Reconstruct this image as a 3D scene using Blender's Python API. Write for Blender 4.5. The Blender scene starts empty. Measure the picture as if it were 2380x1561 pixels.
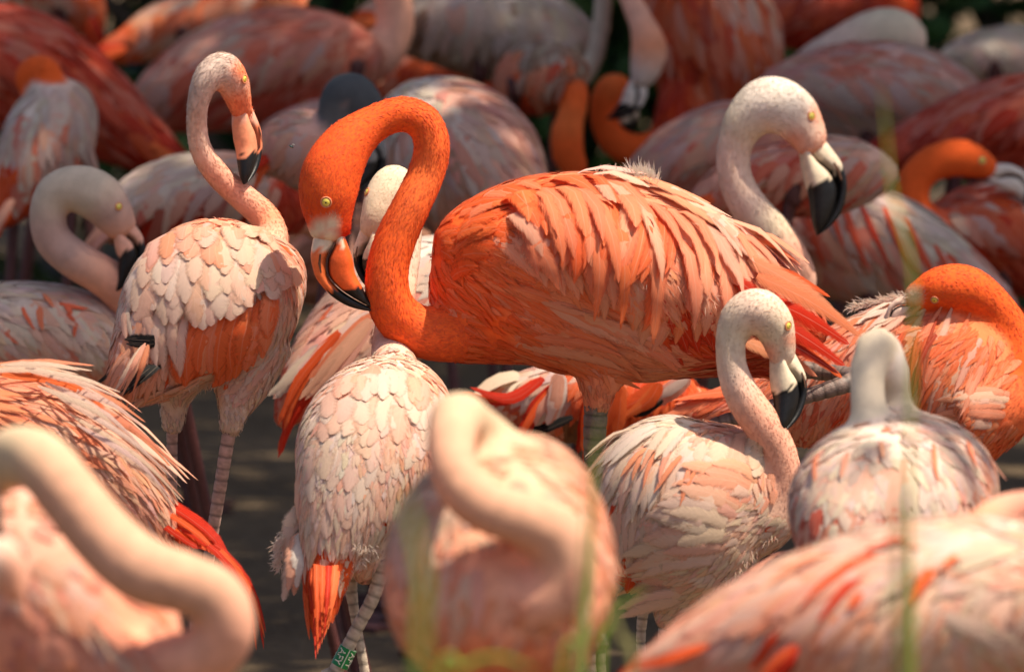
import bpy, bmesh, math, random
import numpy as np
from mathutils import Vector, Matrix
from mathutils.bvhtree import BVHTree
R = math.radians
random.seed(7); rng = np.random.default_rng(7)
scene = bpy.context.scene
col = scene.collection

# ------------------------------------------------------------------ camera
CAM = Vector((0.0, 0.0, 1.75))
FOCUS = 10.0
VW, VH = 2380.0, 1561.0            # the pixel grid the photograph was measured on
FV = 19833.0                       # focal length in those pixels
PITCH = math.atan(0.109)
cam_d = bpy.data.cameras.new('camera'); cam_d.sensor_width = 36.0
cam_d.lens = 36.0 * FV / VW
cam_d.clip_end = 500.0; cam_d.clip_start = 0.1
cam_d.dof.use_dof = True; cam_d.dof.focus_distance = FOCUS / math.cos(PITCH) + 0.0
cam_d.dof.aperture_fstop = 6.6
cam = bpy.data.objects.new('camera', cam_d); col.objects.link(cam)
cam.location = CAM; cam.rotation_euler = (math.pi / 2 - PITCH, 0, 0)
scene.camera = cam
FWD = Vector((0, math.cos(PITCH), -math.sin(PITCH))); UPV = Vector((0, math.sin(PITCH), math.cos(PITCH)))

# ------------------------------------------------------------------ sky, sun, exposure
SUN = Vector((0.38, -0.15, 0.91)).normalized()      # direction towards the sun
w = bpy.data.worlds.new('World'); scene.world = w; w.use_nodes = True
nt = w.node_tree; nt.nodes.clear()
sky = nt.nodes.new('ShaderNodeTexSky'); sky.sky_type = 'NISHITA'; sky.sun_disc = False
sky.air_density = 0.7; sky.dust_density = 3.0; sky.ozone_density = 0.6
sky.sun_elevation = math.asin(SUN.z); sky.sun_rotation = math.atan2(SUN.x, SUN.y)
bg = nt.nodes.new('ShaderNodeBackground'); bg.inputs[1].default_value = 0.11
wo = nt.nodes.new('ShaderNodeOutputWorld')
nt.links.new(sky.outputs[0], bg.inputs[0]); nt.links.new(bg.outputs[0], wo.inputs[0])
sd = bpy.data.lights.new('sun', 'SUN'); sd.energy = 5.0; sd.angle = R(0.55); sd.color = (1.0, 0.87, 0.70)
sun = bpy.data.objects.new('sun', sd); col.objects.link(sun)
sun.location = SUN * 30; sun.rotation_euler = (-SUN).to_track_quat('-Z', 'Y').to_euler()
scene.view_settings.view_transform = 'Standard'; scene.view_settings.look = 'None'
scene.view_settings.exposure = 0.54; scene.view_settings.gamma = 1.0
scene.cycles.use_denoising = True
scene.cycles.max_bounces = 8; scene.cycles.diffuse_bounces = 4; scene.cycles.transmission_bounces = 4
scene.cycles.transparent_max_bounces = 10

# ------------------------------------------------------------------ helpers
def ray(vx, vy):
    d = FWD + Vector((1, 0, 0)) * ((vx - VW / 2) / FV) - UPV * ((vy - VH / 2) / FV)
    return d
def P(vx, vy, Y):
    d = ray(vx, vy)
    return CAM + d * (Y / d.y)
def M(px, Y): return px * Y / FV
def unproj(a):                       # world points (n,3) -> pixel coords (n,2)
    r = a - np.array(CAM)
    z = r @ np.array(FWD)
    return np.stack([VW / 2 + FV * r[:, 0] / z, VH / 2 - FV * (r @ np.array(UPV)) / z], 1)
def lin(r, g, b, k=0.93):
    f = lambda c: (c / 255 / 12.92) if c / 255 < 0.04045 else ((c / 255 + 0.055) / 1.055) ** 2.4
    return np.array([f(r) * k, f(g) * k, f(b) * k])
C = dict(OR=lin(243, 100, 42), RED=lin(214, 48, 14), DRED=lin(168, 36, 14), SAL=lin(243, 140, 98), PNK=lin(240, 175, 146),
         PAL=lin(237, 204, 182), WHT=lin(236, 220, 203), CRM=lin(230, 210, 180), LEG=lin(128, 108, 98), BLK=lin(22, 20, 20), GRY=lin(120, 118, 116),
         LGR=lin(212, 186, 170), MAU=lin(230, 150, 128), PCH=lin(245, 158, 116), BRN=lin(150, 100, 70), HOT=lin(247, 120, 60),
         DGR=lin(82, 84, 86), ROS=lin(230, 98, 64), MRN=lin(88, 46, 42), PNL=lin(196, 160, 146), PEA=lin(219, 167, 137), CRD=lin(212, 186, 152), TAU=lin(205, 186, 164))
def V(a): return np.array(a, float)

def mesh_obj(name, verts, faces, mat, parent=None, cols=None, uv=None, smooth=True, origin=None, normals=None):
    root = Vector(parent.get('_o', (0, 0, 0))) if parent is not None else Vector((0, 0, 0))
    o0 = Vector(origin) if origin is not None else root
    me = bpy.data.meshes.new(name)
    vs = np.asarray(verts, float) - np.array(o0)
    me.from_pydata(vs.tolist(), [], faces if isinstance(faces, list) else faces.tolist())
    if cols is not None:
        ca = me.color_attributes.new('col', 'FLOAT_COLOR', 'POINT')
        c4 = np.ones((len(vs), 4), np.float32); c4[:, :3] = cols
        ca.data.foreach_set('color', c4.ravel())
    if uv is not None:
        ul = me.uv_layers.new(name='uv')
        li = np.zeros(len(me.loops), np.int32); me.loops.foreach_get('vertex_index', li)
        ul.data.foreach_set('uv', np.asarray(uv, np.float32)[li].ravel())
    if smooth: me.polygons.foreach_set('use_smooth', [True] * len(me.polygons))
    if normals is not None: me.normals_split_custom_set_from_vertices(np.asarray(normals, np.float32).tolist())
    me.materials.append(mat)
    o = bpy.data.objects.new(name, me); col.objects.link(o)
    o['_o'] = tuple(o0)
    if parent is not None:
        o.parent = parent
        o.location = o0 - root
    else:
        o.location = o0
    return o
def tag(o, label, cat, group=None, kind=None):
    if label: o['label'] = label
    if cat: o['category'] = cat
    if group: o['group'] = group
    if kind: o['kind'] = kind
    return o
def empty(name, loc):
    o = bpy.data.objects.new(name, None); col.objects.link(o); o.location = loc
    o.empty_display_size = 0.1; o['_o'] = tuple(loc)
    return o

# ------------------------------------------------------------------ materials
def mat_new(name):
    m = bpy.data.materials.new(name); m.use_nodes = True
    n = m.node_tree.nodes; n.clear()
    return m, n, m.node_tree.links
def attr_col(n):
    a = n.new('ShaderNodeAttribute'); a.attribute_name = 'col'; return a
def mat_feather(name='feather', ragged=False):
    m, n, l = mat_new(name)
    a = attr_col(n)
    uv = n.new('ShaderNodeUVMap'); uv.uv_map = 'uv'
    sep = n.new('ShaderNodeSeparateXYZ'); l.new(uv.outputs[0], sep.inputs[0])
    # oblique barbs: noise stretched along the barb direction
    s1 = n.new('ShaderNodeMath'); s1.operation = 'SUBTRACT'; s1.inputs[1].default_value = 0.5; l.new(sep.outputs[0], s1.inputs[0])
    ab = n.new('ShaderNodeMath'); ab.operation = 'ABSOLUTE'; l.new(s1.outputs[0], ab.inputs[0])
    k = n.new('ShaderNodeMath'); k.operation = 'MULTIPLY_ADD'; k.inputs[1].default_value = -0.34; l.new(ab.outputs[0], k.inputs[0]); l.new(sep.outputs[1], k.inputs[2])
    cmb = n.new('ShaderNodeCombineXYZ')
    sx = n.new('ShaderNodeMath'); sx.operation = 'MULTIPLY'; sx.inputs[1].default_value = 1.3; l.new(sep.outputs[0], sx.inputs[0])
    sk = n.new('ShaderNodeMath'); sk.operation = 'MULTIPLY'; sk.inputs[1].default_value = 60; l.new(k.outputs[0], sk.inputs[0])
    oi = n.new('ShaderNodeNewGeometry')
    l.new(sx.outputs[0], cmb.inputs[0]); l.new(sk.outputs[0], cmb.inputs[1]); l.new(oi.outputs['Random Per Island'], cmb.inputs[2])
    nz = n.new('ShaderNodeTexNoise'); nz.inputs['Scale'].default_value = 1.6; nz.inputs['Detail'].default_value = 3.0; l.new(cmb.outputs[0], nz.inputs['Vector'])
    mr = n.new('ShaderNodeMapRange'); mr.inputs['From Min'].default_value = 0.25; mr.inputs['From Max'].default_value = 0.75
    mr.inputs['To Min'].default_value = 0.86; mr.inputs['To Max'].default_value = 1.09; l.new(nz.outputs[0], mr.inputs[0])
    # pale shaft
    sh = n.new('ShaderNodeMath'); sh.operation = 'LESS_THAN'; sh.inputs[1].default_value = 0.028; l.new(ab.outputs[0], sh.inputs[0])
    mx0 = n.new('ShaderNodeMix'); mx0.data_type = 'RGBA'; mx0.blend_type = 'MULTIPLY'; mx0.inputs[0].default_value = 1.0
    l.new(a.outputs['Color'], mx0.inputs[6]); l.new(mr.outputs[0], mx0.inputs[7])
    shm = n.new('ShaderNodeMath'); shm.operation = 'MULTIPLY'; shm.inputs[1].default_value = 0.16; l.new(sh.outputs[0], shm.inputs[0])
    mx = n.new('ShaderNodeMix'); mx.data_type = 'RGBA'; l.new(shm.outputs[0], mx.inputs[0]); l.new(mx0.outputs[2], mx.inputs[6]); mx.inputs[7].default_value = (0.85, 0.62, 0.46, 1)
    bmp = n.new('ShaderNodeBump'); bmp.inputs['Strength'].default_value = 0.35; bmp.inputs['Distance'].default_value = 0.002; l.new(nz.outputs[0], bmp.inputs['Height'])
    p = n.new('ShaderNodeBsdfPrincipled'); p.inputs['Roughness'].default_value = 0.62; p.inputs['Specular IOR Level'].default_value = 0.25
    l.new(mx.outputs[2], p.inputs['Base Color']); l.new(bmp.outputs[0], p.inputs['Normal'])
    tr = n.new('ShaderNodeBsdfTranslucent'); l.new(mx.outputs[2], tr.inputs[0])
    ms = n.new('ShaderNodeMixShader'); ms.inputs[0].default_value = 0.24
    l.new(p.outputs[0], ms.inputs[1]); l.new(tr.outputs[0], ms.inputs[2])
    o = n.new('ShaderNodeOutputMaterial'); fin = ms.outputs[0]
    if ragged:      # barbs part from one another towards the edge and the tip
        e2 = n.new('ShaderNodeMath'); e2.operation = 'MULTIPLY'; e2.inputs[1].default_value = 2.0; l.new(ab.outputs[0], e2.inputs[0])
        tp = n.new('ShaderNodeMapRange'); tp.inputs['From Min'].default_value = 0.72; tp.inputs['From Max'].default_value = 1.0; tp.inputs['To Min'].default_value = 0.0; tp.inputs['To Max'].default_value = 0.42; l.new(sep.outputs[1], tp.inputs[0])
        nz2 = n.new('ShaderNodeTexNoise'); nz2.inputs['Scale'].default_value = 2.6; nz2.inputs['Detail'].default_value = 2.0; l.new(cmb.outputs[0], nz2.inputs['Vector'])
        ad = n.new('ShaderNodeMath'); ad.operation = 'ADD'; l.new(e2.outputs[0], ad.inputs[0]); l.new(tp.outputs[0], ad.inputs[1])
        ad2 = n.new('ShaderNodeMath'); ad2.operation = 'MULTIPLY_ADD'; ad2.inputs[1].default_value = 1.25; l.new(nz2.outputs[0], ad2.inputs[0]); l.new(ad.outputs[0], ad2.inputs[2])
        gt = n.new('ShaderNodeMapRange'); gt.interpolation_type = 'SMOOTHSTEP'; gt.inputs['From Min'].default_value = 1.18; gt.inputs['From Max'].default_value = 1.66; l.new(ad2.outputs[0], gt.inputs[0])
        tb = n.new('ShaderNodeBsdfTransparent'); m2 = n.new('ShaderNodeMixShader')
        l.new(gt.outputs[0], m2.inputs[0]); l.new(fin, m2.inputs[1]); l.new(tb.outputs[0], m2.inputs[2]); fin = m2.outputs[0]
    l.new(fin, o.inputs[0])
    return m
def mat_plain(name, rough=0.7, spec=0.25, bump=0.0, bscale=300, var=0.0, vscale=60, coat=0.0):
    m, n, l = mat_new(name)
    a = attr_col(n); out = a.outputs['Color']
    p = n.new('ShaderNodeBsdfPrincipled'); p.inputs['Roughness'].default_value = rough; p.inputs['Specular IOR Level'].default_value = spec
    p.inputs['Coat Weight'].default_value = coat
    tc = n.new('ShaderNodeTexCoord')
    if var:
        nz = n.new('ShaderNodeTexNoise'); nz.inputs['Scale'].default_value = vscale; nz.inputs['Detail'].default_value = 4; l.new(tc.outputs['Object'], nz.inputs['Vector'])
        mr = n.new('ShaderNodeMapRange'); mr.inputs['From Min'].default_value = 0.3; mr.inputs['From Max'].default_value = 0.7
        mr.inputs['To Min'].default_value = 1 - var; mr.inputs['To Max'].default_value = 1 + var * 0.6; l.new(nz.outputs[0], mr.inputs[0])
        mx = n.new('ShaderNodeMix'); mx.data_type = 'RGBA'; mx.blend_type = 'MULTIPLY'; mx.inputs[0].default_value = 1
        l.new(out, mx.inputs[6]); l.new(mr.outputs[0], mx.inputs[7]); out = mx.outputs[2]
    if bump:
        nb = n.new('ShaderNodeTexNoise'); nb.inputs['Scale'].default_value = bscale; nb.inputs['Detail'].default_value = 3; l.new(tc.outputs['Object'], nb.inputs['Vector'])
        b = n.new('ShaderNodeBump'); b.inputs['Strength'].default_value = bump; b.inputs['Distance'].default_value = 0.003; l.new(nb.outputs[0], b.inputs['Height']); l.new(b.outputs[0], p.inputs['Normal'])
    l.new(out, p.inputs['Base Color'])
    o = n.new('ShaderNodeOutputMaterial'); l.new(p.outputs[0], o.inputs[0])
    return m
MF = mat_feather()
MFR = mat_feather('ragged_feather', True)
MB = mat_plain('short_plumage', 0.8, 0.1, 0.16, 330, 0.12, 60)
MBILL = mat_plain('bill_horn', 0.42, 0.35, 0.12, 220, 0.15, 120)
MEYE = mat_plain('eye_gloss', 0.12, 0.6, coat=0.5)
MLEG = mat_plain('scaly_leg', 0.5, 0.4, 0.3, 420, 0.22, 130)
MRING = mat_plain('band_plastic', 0.3, 0.5)
MLEAF = mat_plain('leaf', 0.55, 0.3, 0, 0, 0.25, 3)
MBARK = mat_plain('bark', 0.9, 0.1, 0.8, 30, 0.35, 8)

# ------------------------------------------------------------------ lofts
def catmull(pts, sub):
    pts = np.asarray(pts, float); n = len(pts); out = []
    for i in range(n - 1):
        p0 = pts[max(i - 1, 0)]; p1 = pts[i]; p2 = pts[i + 1]; p3 = pts[min(i + 2, n - 1)]
        for s in range(sub):
            t = s / sub
            out.append(0.5 * (2 * p1 + (p2 - p0) * t + (2 * p0 - 5 * p1 + 4 * p2 - p3) * t * t + (3 * p1 - p0 - 3 * p2 + p3) * t ** 3))
    out.append(pts[-1]); return np.array(out)
def nrm(v):
    return v / (math.sqrt(v[0] * v[0] + v[1] * v[1] + v[2] * v[2]) + 1e-12)
def X3(a, b):
    return np.array((a[1] * b[2] - a[2] * b[1], a[2] * b[0] - a[0] * b[2], a[0] * b[1] - a[1] * b[0]))
def loft(path, ru, rl, lat=None, seg=20):
    """closed tube along path; ru = half height, rl = half width along lat"""
    n = len(path); vs = []; fs = []
    tang = np.gradient(path, axis=0)
    prev = None
    for i in range(n):
        t = nrm(tang[i])
        if lat is not None: L = nrm(lat - t * np.dot(lat, t))
        elif prev is None:
            a = np.array([0, 1, 0.0]); L = nrm(a - t * np.dot(a, t))
        else: L = nrm(prev - t * np.dot(prev, t))
        prev = L; U = X3(L, t)
        for k in range(seg):
            a = 2 * math.pi * k / seg
            vs.append(path[i] + L * math.cos(a) * rl[i] + U * math.sin(a) * ru[i])
    for i in range(n - 1):
        for k in range(seg):
            a = i * seg + k; b = i * seg + (k + 1) % seg
            fs.append((a, b, b + seg, a + seg))
    s = len(vs); vs.append(path[0] - nrm(tang[0]) * min(ru[0], rl[0]) * 0.6); vs.append(path[-1] + nrm(tang[-1]) * min(ru[-1], rl[-1]) * 0.6)
    for k in range(seg):
        fs.append((s, (k + 1) % seg, k)); o = (n - 1) * seg
        fs.append((s + 1, o + k, o + (k + 1) % seg))
    return vs, fs

# ------------------------------------------------------------------ feathers
SHAPES = {'lance': [0.3, 0.75, 1.0, 0.96, 0.70, 0.36, 0.0], 'round': [0.4, 0.85, 1.0, 1.03, 0.88, 0.58, 0.0],
          'plume': [0.35, 0.75, 0.95, 1.0, 0.82, 0.52, 0.0], 'quill': [0.45, 0.85, 1.0, 1.0, 0.86, 0.56, 0.0]}
def ribbon(pts, nor, W, shape, c0, c1, camber=0.12):
    """one feather blade: 7 stations, 3 columns, tip point"""
    n = len(pts); sh = SHAPES[shape]
    vs, fs, uv, cc, nv = [], [], [], [], []
    sk = random.uniform(-0.12, 0.12)
    for i in range(n):
        t = i / (n - 1)
        d = nrm(pts[min(i + 1, n - 1)] - pts[max(i - 1, 0)])
        s = nrm(X3(d, nor[i]))
        N = X3(s, d)
        c = c0 * (1 - t) + c1 * t
        if i == n - 1:
            vs.append(pts[i]); uv.append((0.5, 1)); cc.append(c); nv.append(nor[i]); break
        ww = W * sh[min(int(t * 6 + 0.5), 6)]
        wl = ww * random.uniform(0.86, 1.1) * (1 + sk); wr = ww * random.uniform(0.86, 1.1) * (1 - sk)
        vs += [pts[i] - s * wl - N * camber * wl, pts[i] + N * 0.0, pts[i] + s * wr - N * camber * wr]
        uv += [(0, t), (0.5, t), (1, t)]; cc += [c * 0.97, c, c * 0.97]
        g = nrm(0.62 * np.asarray(nor[i]) + 0.38 * N); nv += [nrm(g - s * .16), g, nrm(g + s * .16)]
    for i in range(n - 2):
        a = 3 * i
        fs += [(a, a + 1, a + 4, a + 3), (a + 1, a + 2, a + 5, a + 4)]
    a = 3 * (n - 2)
    fs += [(a, a + 1, a + 3), (a + 1, a + 2, a + 3)]
    return vs, fs, uv, cc, nv
class Batch:
    def __init__(s): s.v, s.f, s.u, s.c, s.n = [], [], [], [], []
    def add(s, r):
        o = len(s.v); s.v += r[0]; s.f += [tuple(i + o for i in f) for f in r[1]]; s.u += r[2]; s.c += r[3]; s.n += r[4]
    def build(s, name, mat, parent, kind=None):
        if not s.v: return None
        o = mesh_obj(name, np.array(s.v), s.f, mat, parent, np.array(s.c), s.u, normals=s.n)
        if kind: o['kind'] = kind
        return o
def pal_pick(pal):
    if isinstance(pal, str): pal = pal.split()
    return C[random.choice(pal)]
def pal_mix(pal, k=0.5):
    m = np.mean([C[q] for q in pal.split()], 0)
    return pal_pick(pal) * (1 - k) + m * k
def vary(c, a=0.10):
    k = random.uniform(1 - a, 1 + a * 0.6)
    return np.clip(c * k * np.array([1, random.uniform(0.94, 1.05), random.uniform(0.92, 1.06)]), 0, 0.93)

# ------------------------------------------------------------------ bird class
class Bird:
    def __init__(s, label, Y, torso, neck, ctrl, lat=None, neck_col=None, voxel=0.009, sharp=False, head=None, legs=None,
                 leg_col='MRN', cols=(), field=None, fuzz=None, group='flamingos of the dense flock', legf=.5, head_lat=0.8, blob=()):
        s.label, s.Y, s.torso, s.neck, s.ctrl = label, Y, torso, neck, ctrl
        s.sharp, s.head, s.legs, s.leg_col = sharp, head, legs, C[leg_col]
        s.cols = list(cols); s.voxel = voxel; s.group = group; s.field = field; s.fuzz = fuzz
        s.lat = V(lat) if lat is not None else V((0, 1, 0))
        s.neck_col = neck_col; s.fr = []; s.quills = []; s.tufts = []; s.extra = []
        s.head_lat = head_lat; s.blob = blob; s.lay = 0.6; s.legf = legf
        ALL.append(s)
    def p3(s, q):   # (vx, vy[, dy]) -> world
        return np.array(P(q[0], q[1], s.Y + (q[2] if len(q) > 2 else 0)))
    def raw(s):
        vs, fs = [], []
        T = [(q[0], q[1], q[2], q[3], q[4] if len(q) > 4 else q[3] * 0.85) for q in s.torso]
        a = catmull([list(s.p3(q[:3])) + [M(q[3], s.Y), M(q[4], s.Y)] for q in T], 4)
        s.torso_path = a[:, :3]; s.torso_r = a[:, 3]
        v, f = loft(a[:, :3], np.maximum(a[:, 3], .004), np.maximum(a[:, 4], .004), s.lat, 26); vs += v; fs += f
        if s.neck:
            b = catmull([list(s.p3(q[:3])) + [M(q[3], s.Y)] for q in s.neck], 6)
            s.neck_path = b[:, :3]; s.neck_r = b[:, 3]
            rl = b[:, 3].copy()
            if s.head:
                k = max(4, int(len(rl) * 0.22)); rl[-k:] *= np.linspace(1, s.head_lat, k)
            v, f = loft(b[:, :3], b[:, 3], rl, V(s.head['lat']) if (s.head and 'lat' in s.head) else None, 20)
            o = len(vs); vs += v; fs += [tuple(i + o for i in q) for q in f]
        for bl in s.blob:      # extra limb swells: thighs and the like, each a list of (vx,vy,dy,r)
            b = catmull([list(s.p3(q[:3])) + [M(q[3], s.Y)] for q in bl], 5)
            v, f = loft(b[:, :3], b[:, 3], b[:, 3], None, 16)
            o = len(vs); vs += v; fs += [tuple(i + o for i in q) for q in f]
        me = bpy.data.meshes.new('raw'); me.from_pydata([tuple(x) for x in vs], [], fs)
        bm = bmesh.new(); bm.from_mesh(me); bmesh.ops.recalc_face_normals(bm, faces=bm.faces); bm.to_mesh(me); bm.free()
        o = bpy.data.objects.new('raw', me); col.objects.link(o)
        r = o.modifiers.new('r', 'REMESH'); r.mode = 'VOXEL'; r.voxel_size = s.voxel; r.use_smooth_shade = True
        sm = o.modifiers.new('s', 'SMOOTH'); sm.factor = 0.5; sm.iterations = 5
        s.rawo = o
    def color_at(s, pts):
        """blend of control colours by place on the bird"""
        px = unproj(pts)
        cp = [(c[0], c[1], np.mean([C[k] for k in c[-1].split()], 0)) for c in s.ctrl] + [(c[0], c[1], C[c[2]]) for c in s.cols]
        q = np.array([[c[0], c[1]] for c in cp]); cc = np.array([c[2] for c in cp])
        d = ((px[:, None, :] - q[None]) ** 2).sum(2) + 30.0
        wt = d ** -2.2; wt /= wt.sum(1, keepdims=True)
        out = wt @ cc
        if s.neck_col is not None and s.neck:
            keys = s.neck_col if isinstance(s.neck_col, (list, tuple)) else [s.neck_col]
            kc = np.array([C[k] for k in keys])
            dn, idx = s.near_neck(pts)
            n = len(s.neck_path); t = idx / (n - 1) * (len(kc) - 1)
            i0 = np.clip(t.astype(int), 0, max(len(kc) - 2, 0)); f = (t - i0)[:, None]
            nc = kc[i0] * (1 - f) + kc[np.minimum(i0 + 1, len(kc) - 1)] * f
            m = np.clip((1.35 - dn / s.neck_r[idx]) / 0.3, 0, 1) * np.clip((idx - n * 0.06) / (n * 0.16), 0, 1)
            if s.cols and len(s.cols):
                qd = np.array([[c[0], c[1]] for c in s.cols]); cr = np.array([c[3] if len(c) > 3 else 40.0 for c in s.cols])
                dd = np.sqrt(((px[:, None, :] - qd[None]) ** 2).sum(2)) / cr[None]
                j = dd.argmin(1); wv = np.clip((1.25 - dd[np.arange(len(px)), j]) / 0.95, 0, 1)[:, None]
                nc = nc * (1 - wv) + np.array([C[c[2]] for c in s.cols])[j] * wv
            out = out * (1 - m[:, None]) + nc * m[:, None]
        return out
    def near_neck(s, pts):
        d = np.sqrt(((pts[:, None, :] - s.neck_path[None]) ** 2).sum(2)); i = d.argmin(1)
        return d[np.arange(len(pts)), i], i
    def is_neck(s, pts):
        if not s.neck: return np.zeros(len(pts), bool)
        d, i = s.near_neck(pts)
        tor = np.sqrt(((pts[:, None, :] - s.torso_path[None]) ** 2).sum(2)); j = tor.argmin(1)
        td = tor[np.arange(len(pts)), j] / np.maximum(s.torso_r[j], .01)
        return (d < s.neck_r[i] * 1.3) & (i > len(s.neck_path) * 0.12) & ((td > 1.08) | (i > len(s.neck_path) * 0.3))
    def hit(s, vx, vy):
        d = ray(vx, vy).normalized()
        loc, n, i, dist = s.bvh.ray_cast(CAM, d)
        return (np.array(loc), np.array(n)) if loc is not None else (None, None)
    # ---- build
    def build(s, dg):
        me = bpy.data.meshes.new_from_object(s.rawo.evaluated_get(dg))
        bpy.data.objects.remove(s.rawo)
        n = len(me.vertices); v = np.zeros(n * 3); me.vertices.foreach_get('co', v); v = v.reshape(-1, 3)
        fs = [tuple(p.vertices) for p in me.polygons]
        bpy.data.meshes.remove(me)
        s.bvh = BVHTree.FromPolygons(v.tolist(), fs)
        tri = np.array([f[:3] for f in fs]); s.v = v; s.fs = fs
        cx = s.torso_path.mean(0)
        s.root = empty('flamingo', (cx[0], cx[1], 0.0))
        tag(s.root, s.label, 'flamingo', s.group)
        cc = s.color_at(v)
        s.body = mesh_obj('body', v, fs, MB, s.root, cc)
        s.make_head()
        s.make_legs()
        s.nobj = 0
        for a in s.fr: s.fringe(*a[0], **a[1])
        for q in s.quills: s.quill(*q[0], **q[1])
        for t in s.tufts: s.tuft(**t)
        if s.field: s.fill(**s.field)
        if s.sharp and s.field: s.fill(n=1500, lift=.085, scale=.8, name='filoplumes', wk=.10, wander=.22)
        if s.fuzz: s.make_fuzz(**s.fuzz)
    def feather_obj(s, r, base):
        s.nobj += 1
        o = mesh_obj('feather', np.array(r[0]), r[1], MFR if s.sharp else MF, s.root, np.array(r[3]), r[2], origin=base, normals=r[4])
        return o
    def path_px(s, b, t, bow, n, layer, lift, free=False):
        """points on the bird's surface along an image-plane arc from b to t"""
        b = V(b[:2]); t = V(t[:2]); d = t - b; pr = V((-d[1], d[0]))
        pts, nn = [], []; last = None; L = np.linalg.norm(d) * s.Y / FV
        for i in range(n):
            u = (0, .18, .42, .66, .84, .95, 1)[i] if n == 7 else i / (n - 1); q = b + d * u + pr * bow * 4 * u * (1 - u)
            p, N = s.hit(q[0], q[1])
            if p is None or (last is not None and abs(p[1] - last[1]) > 0.07 * max(1.0, L * 3)):
                if last is None: return None, None
                p = np.array(P(q[0], q[1], last[1])); N = nn[-1]
            last = p
            if N[1] > -0.15: N = nrm(V((N[0], -0.15, N[2])))
            pts.append(p); nn.append(N)
        pts = np.array(pts); nn = np.array(nn)
        pts[1:-1] = (pts[:-2] + 2 * pts[1:-1] + pts[2:]) / 4
        off = layer * s.lay + lift * (0.75 if s.lay < .9 else 1.3) * L * np.linspace(0, 1, n) ** 1.3
        off = off * np.clip(np.linspace(0, 1, n) * 3.2, 0, 1); off[0] -= 0.003
        return pts + nn * off[:, None], nn
    def fringe(s, bases, tips, n, W, pal, jit=10, bow=0.05, layer=0.002, mix=None, stretch=(.82, 1.16), lift=0.03, shape='lance', tipc=None, rows=1, shift=(0, 0), single=True):
        if shape in ('round', 'quill') and n > 5: n = int(n * 0.9); W = W * 1.5; lift = lift * .6; layer = layer * .6; bow = bow + random.gauss(0, .03)
        B = catmull(bases, 8) if len(bases) > 1 else V(bases); T = catmull(tips, 8) if len(tips) > 1 else V(tips)
        bat = Batch()
        if mix is None: mix = 0.42 if s.sharp else 0.25
        for rw in range(rows):
            for k in range(n):
                u = (k + random.uniform(0.2, 0.8)) / n
                b = B[min(int(u * len(B)), len(B) - 1)] + rng.normal(0, jit * 0.6, 2) + V(shift) * rw
                t = T[min(int(u * len(T)), len(T) - 1)] + rng.normal(0, jit, 2) + V(shift) * rw
                t = b + (t - b) * random.uniform(*stretch)
                pts, nn = s.path_px(b, t, random.gauss(bow, 0.045 if shape in ('round', 'quill') else 0.025), 7, layer + rw * 0.0015 + random.uniform(0, 0.0015), lift * 0.6 * random.uniform(0.4, 1.5))
                if pts is None: continue
                c = vary(pal_mix(pal, mix), .07); c1 = vary(pal_pick(tipc)) if tipc else vary(pal_mix(pal, .6), .07)
                c1 = c * 0.55 + c1 * 0.45
                r = ribbon(pts, nn, M(W, s.Y) * random.uniform(0.8, 1.3) * 1.25, shape, c, c1)
                if single and s.nobj < 290: s.feather_obj(r, pts[0])
                else: bat.add(r)
        bat.build('coverts', MF, s.root, 'stuff')
    def quill(s, pts, W, c, dy=0.0, shape='quill', c1=None, sag=0.0, n=1, spread=8, dspread=0.02):
        """free flight, tail or plume feathers through given points"""
        for k in range(n):
            o = rng.normal(0, spread, 2) if n > 1 else V((0, 0)); od = random.uniform(-dspread, dspread) if n > 1 else 0
            ctl = []
            for i, q in enumerate(pts):
                f = i / (len(pts) - 1)
                ctl.append(s.p3((q[0] + o[0] * (0.3 + f), q[1] + o[1] * (0.3 + f), (q[2] if len(q) > 2 else 0) + dy + od)))
            a = catmull(ctl, 12); idx = np.linspace(0, len(a) - 1, 9).astype(int); a = a[idx]
            d = nrm(a[-1] - a[0]); N = nrm(V((0, -1, 0.35)) - d * np.dot(V((0, -1, 0.35)), d))
            cc = vary(pal_pick(c)); ce = vary(pal_pick(c1)) if c1 else cc
            r = ribbon(a, [N] * len(a), M(W, s.Y) * random.uniform(0.85, 1.15), shape, cc, ce)
            s.feather_obj(r, a[0])
    def tuft(s, base, direction, n, length, width, spread, c, dy=0.0, name='tuft', on_surface=True):
        bat = Batch()
        for k in range(n):
            q = V(base[random.randrange(len(base))] if len(base) > 3 else base[0]) if False else None
            u = random.random() * (len(base) - 1); i = min(int(u), len(base) - 2) if len(base) > 1 else 0
            bpx = V(base[i]) * (1 - (u - i)) + V(base[min(i + 1, len(base) - 1)]) * (u - i) + rng.normal(0, 4, 2)
            p, N = s.hit(*bpx)
            if p is None: p = s.p3((bpx[0], bpx[1], dy)); N = V((0, -1, 0))
            dd = nrm(V((direction[0], random.uniform(-0.3, 0.1), -direction[1])) + rng.normal(0, spread, 3))
            L = M(length, s.Y) * random.uniform(0.5, 1.2)
            bend = rng.normal(0, 0.18, 3) + V((0, 0, -0.12))
            a = np.array([p + dd * L * t + bend * L * t * t for t in (0, 0.4, 0.75, 1)])
            bat.add(ribbon(a, [V((0, -1, 0.2))] * 4, M(width, s.Y), 'plume', vary(pal_pick(c)), vary(pal_pick(c))))
        bat.build(name, MF, s.root, 'stuff')
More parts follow.
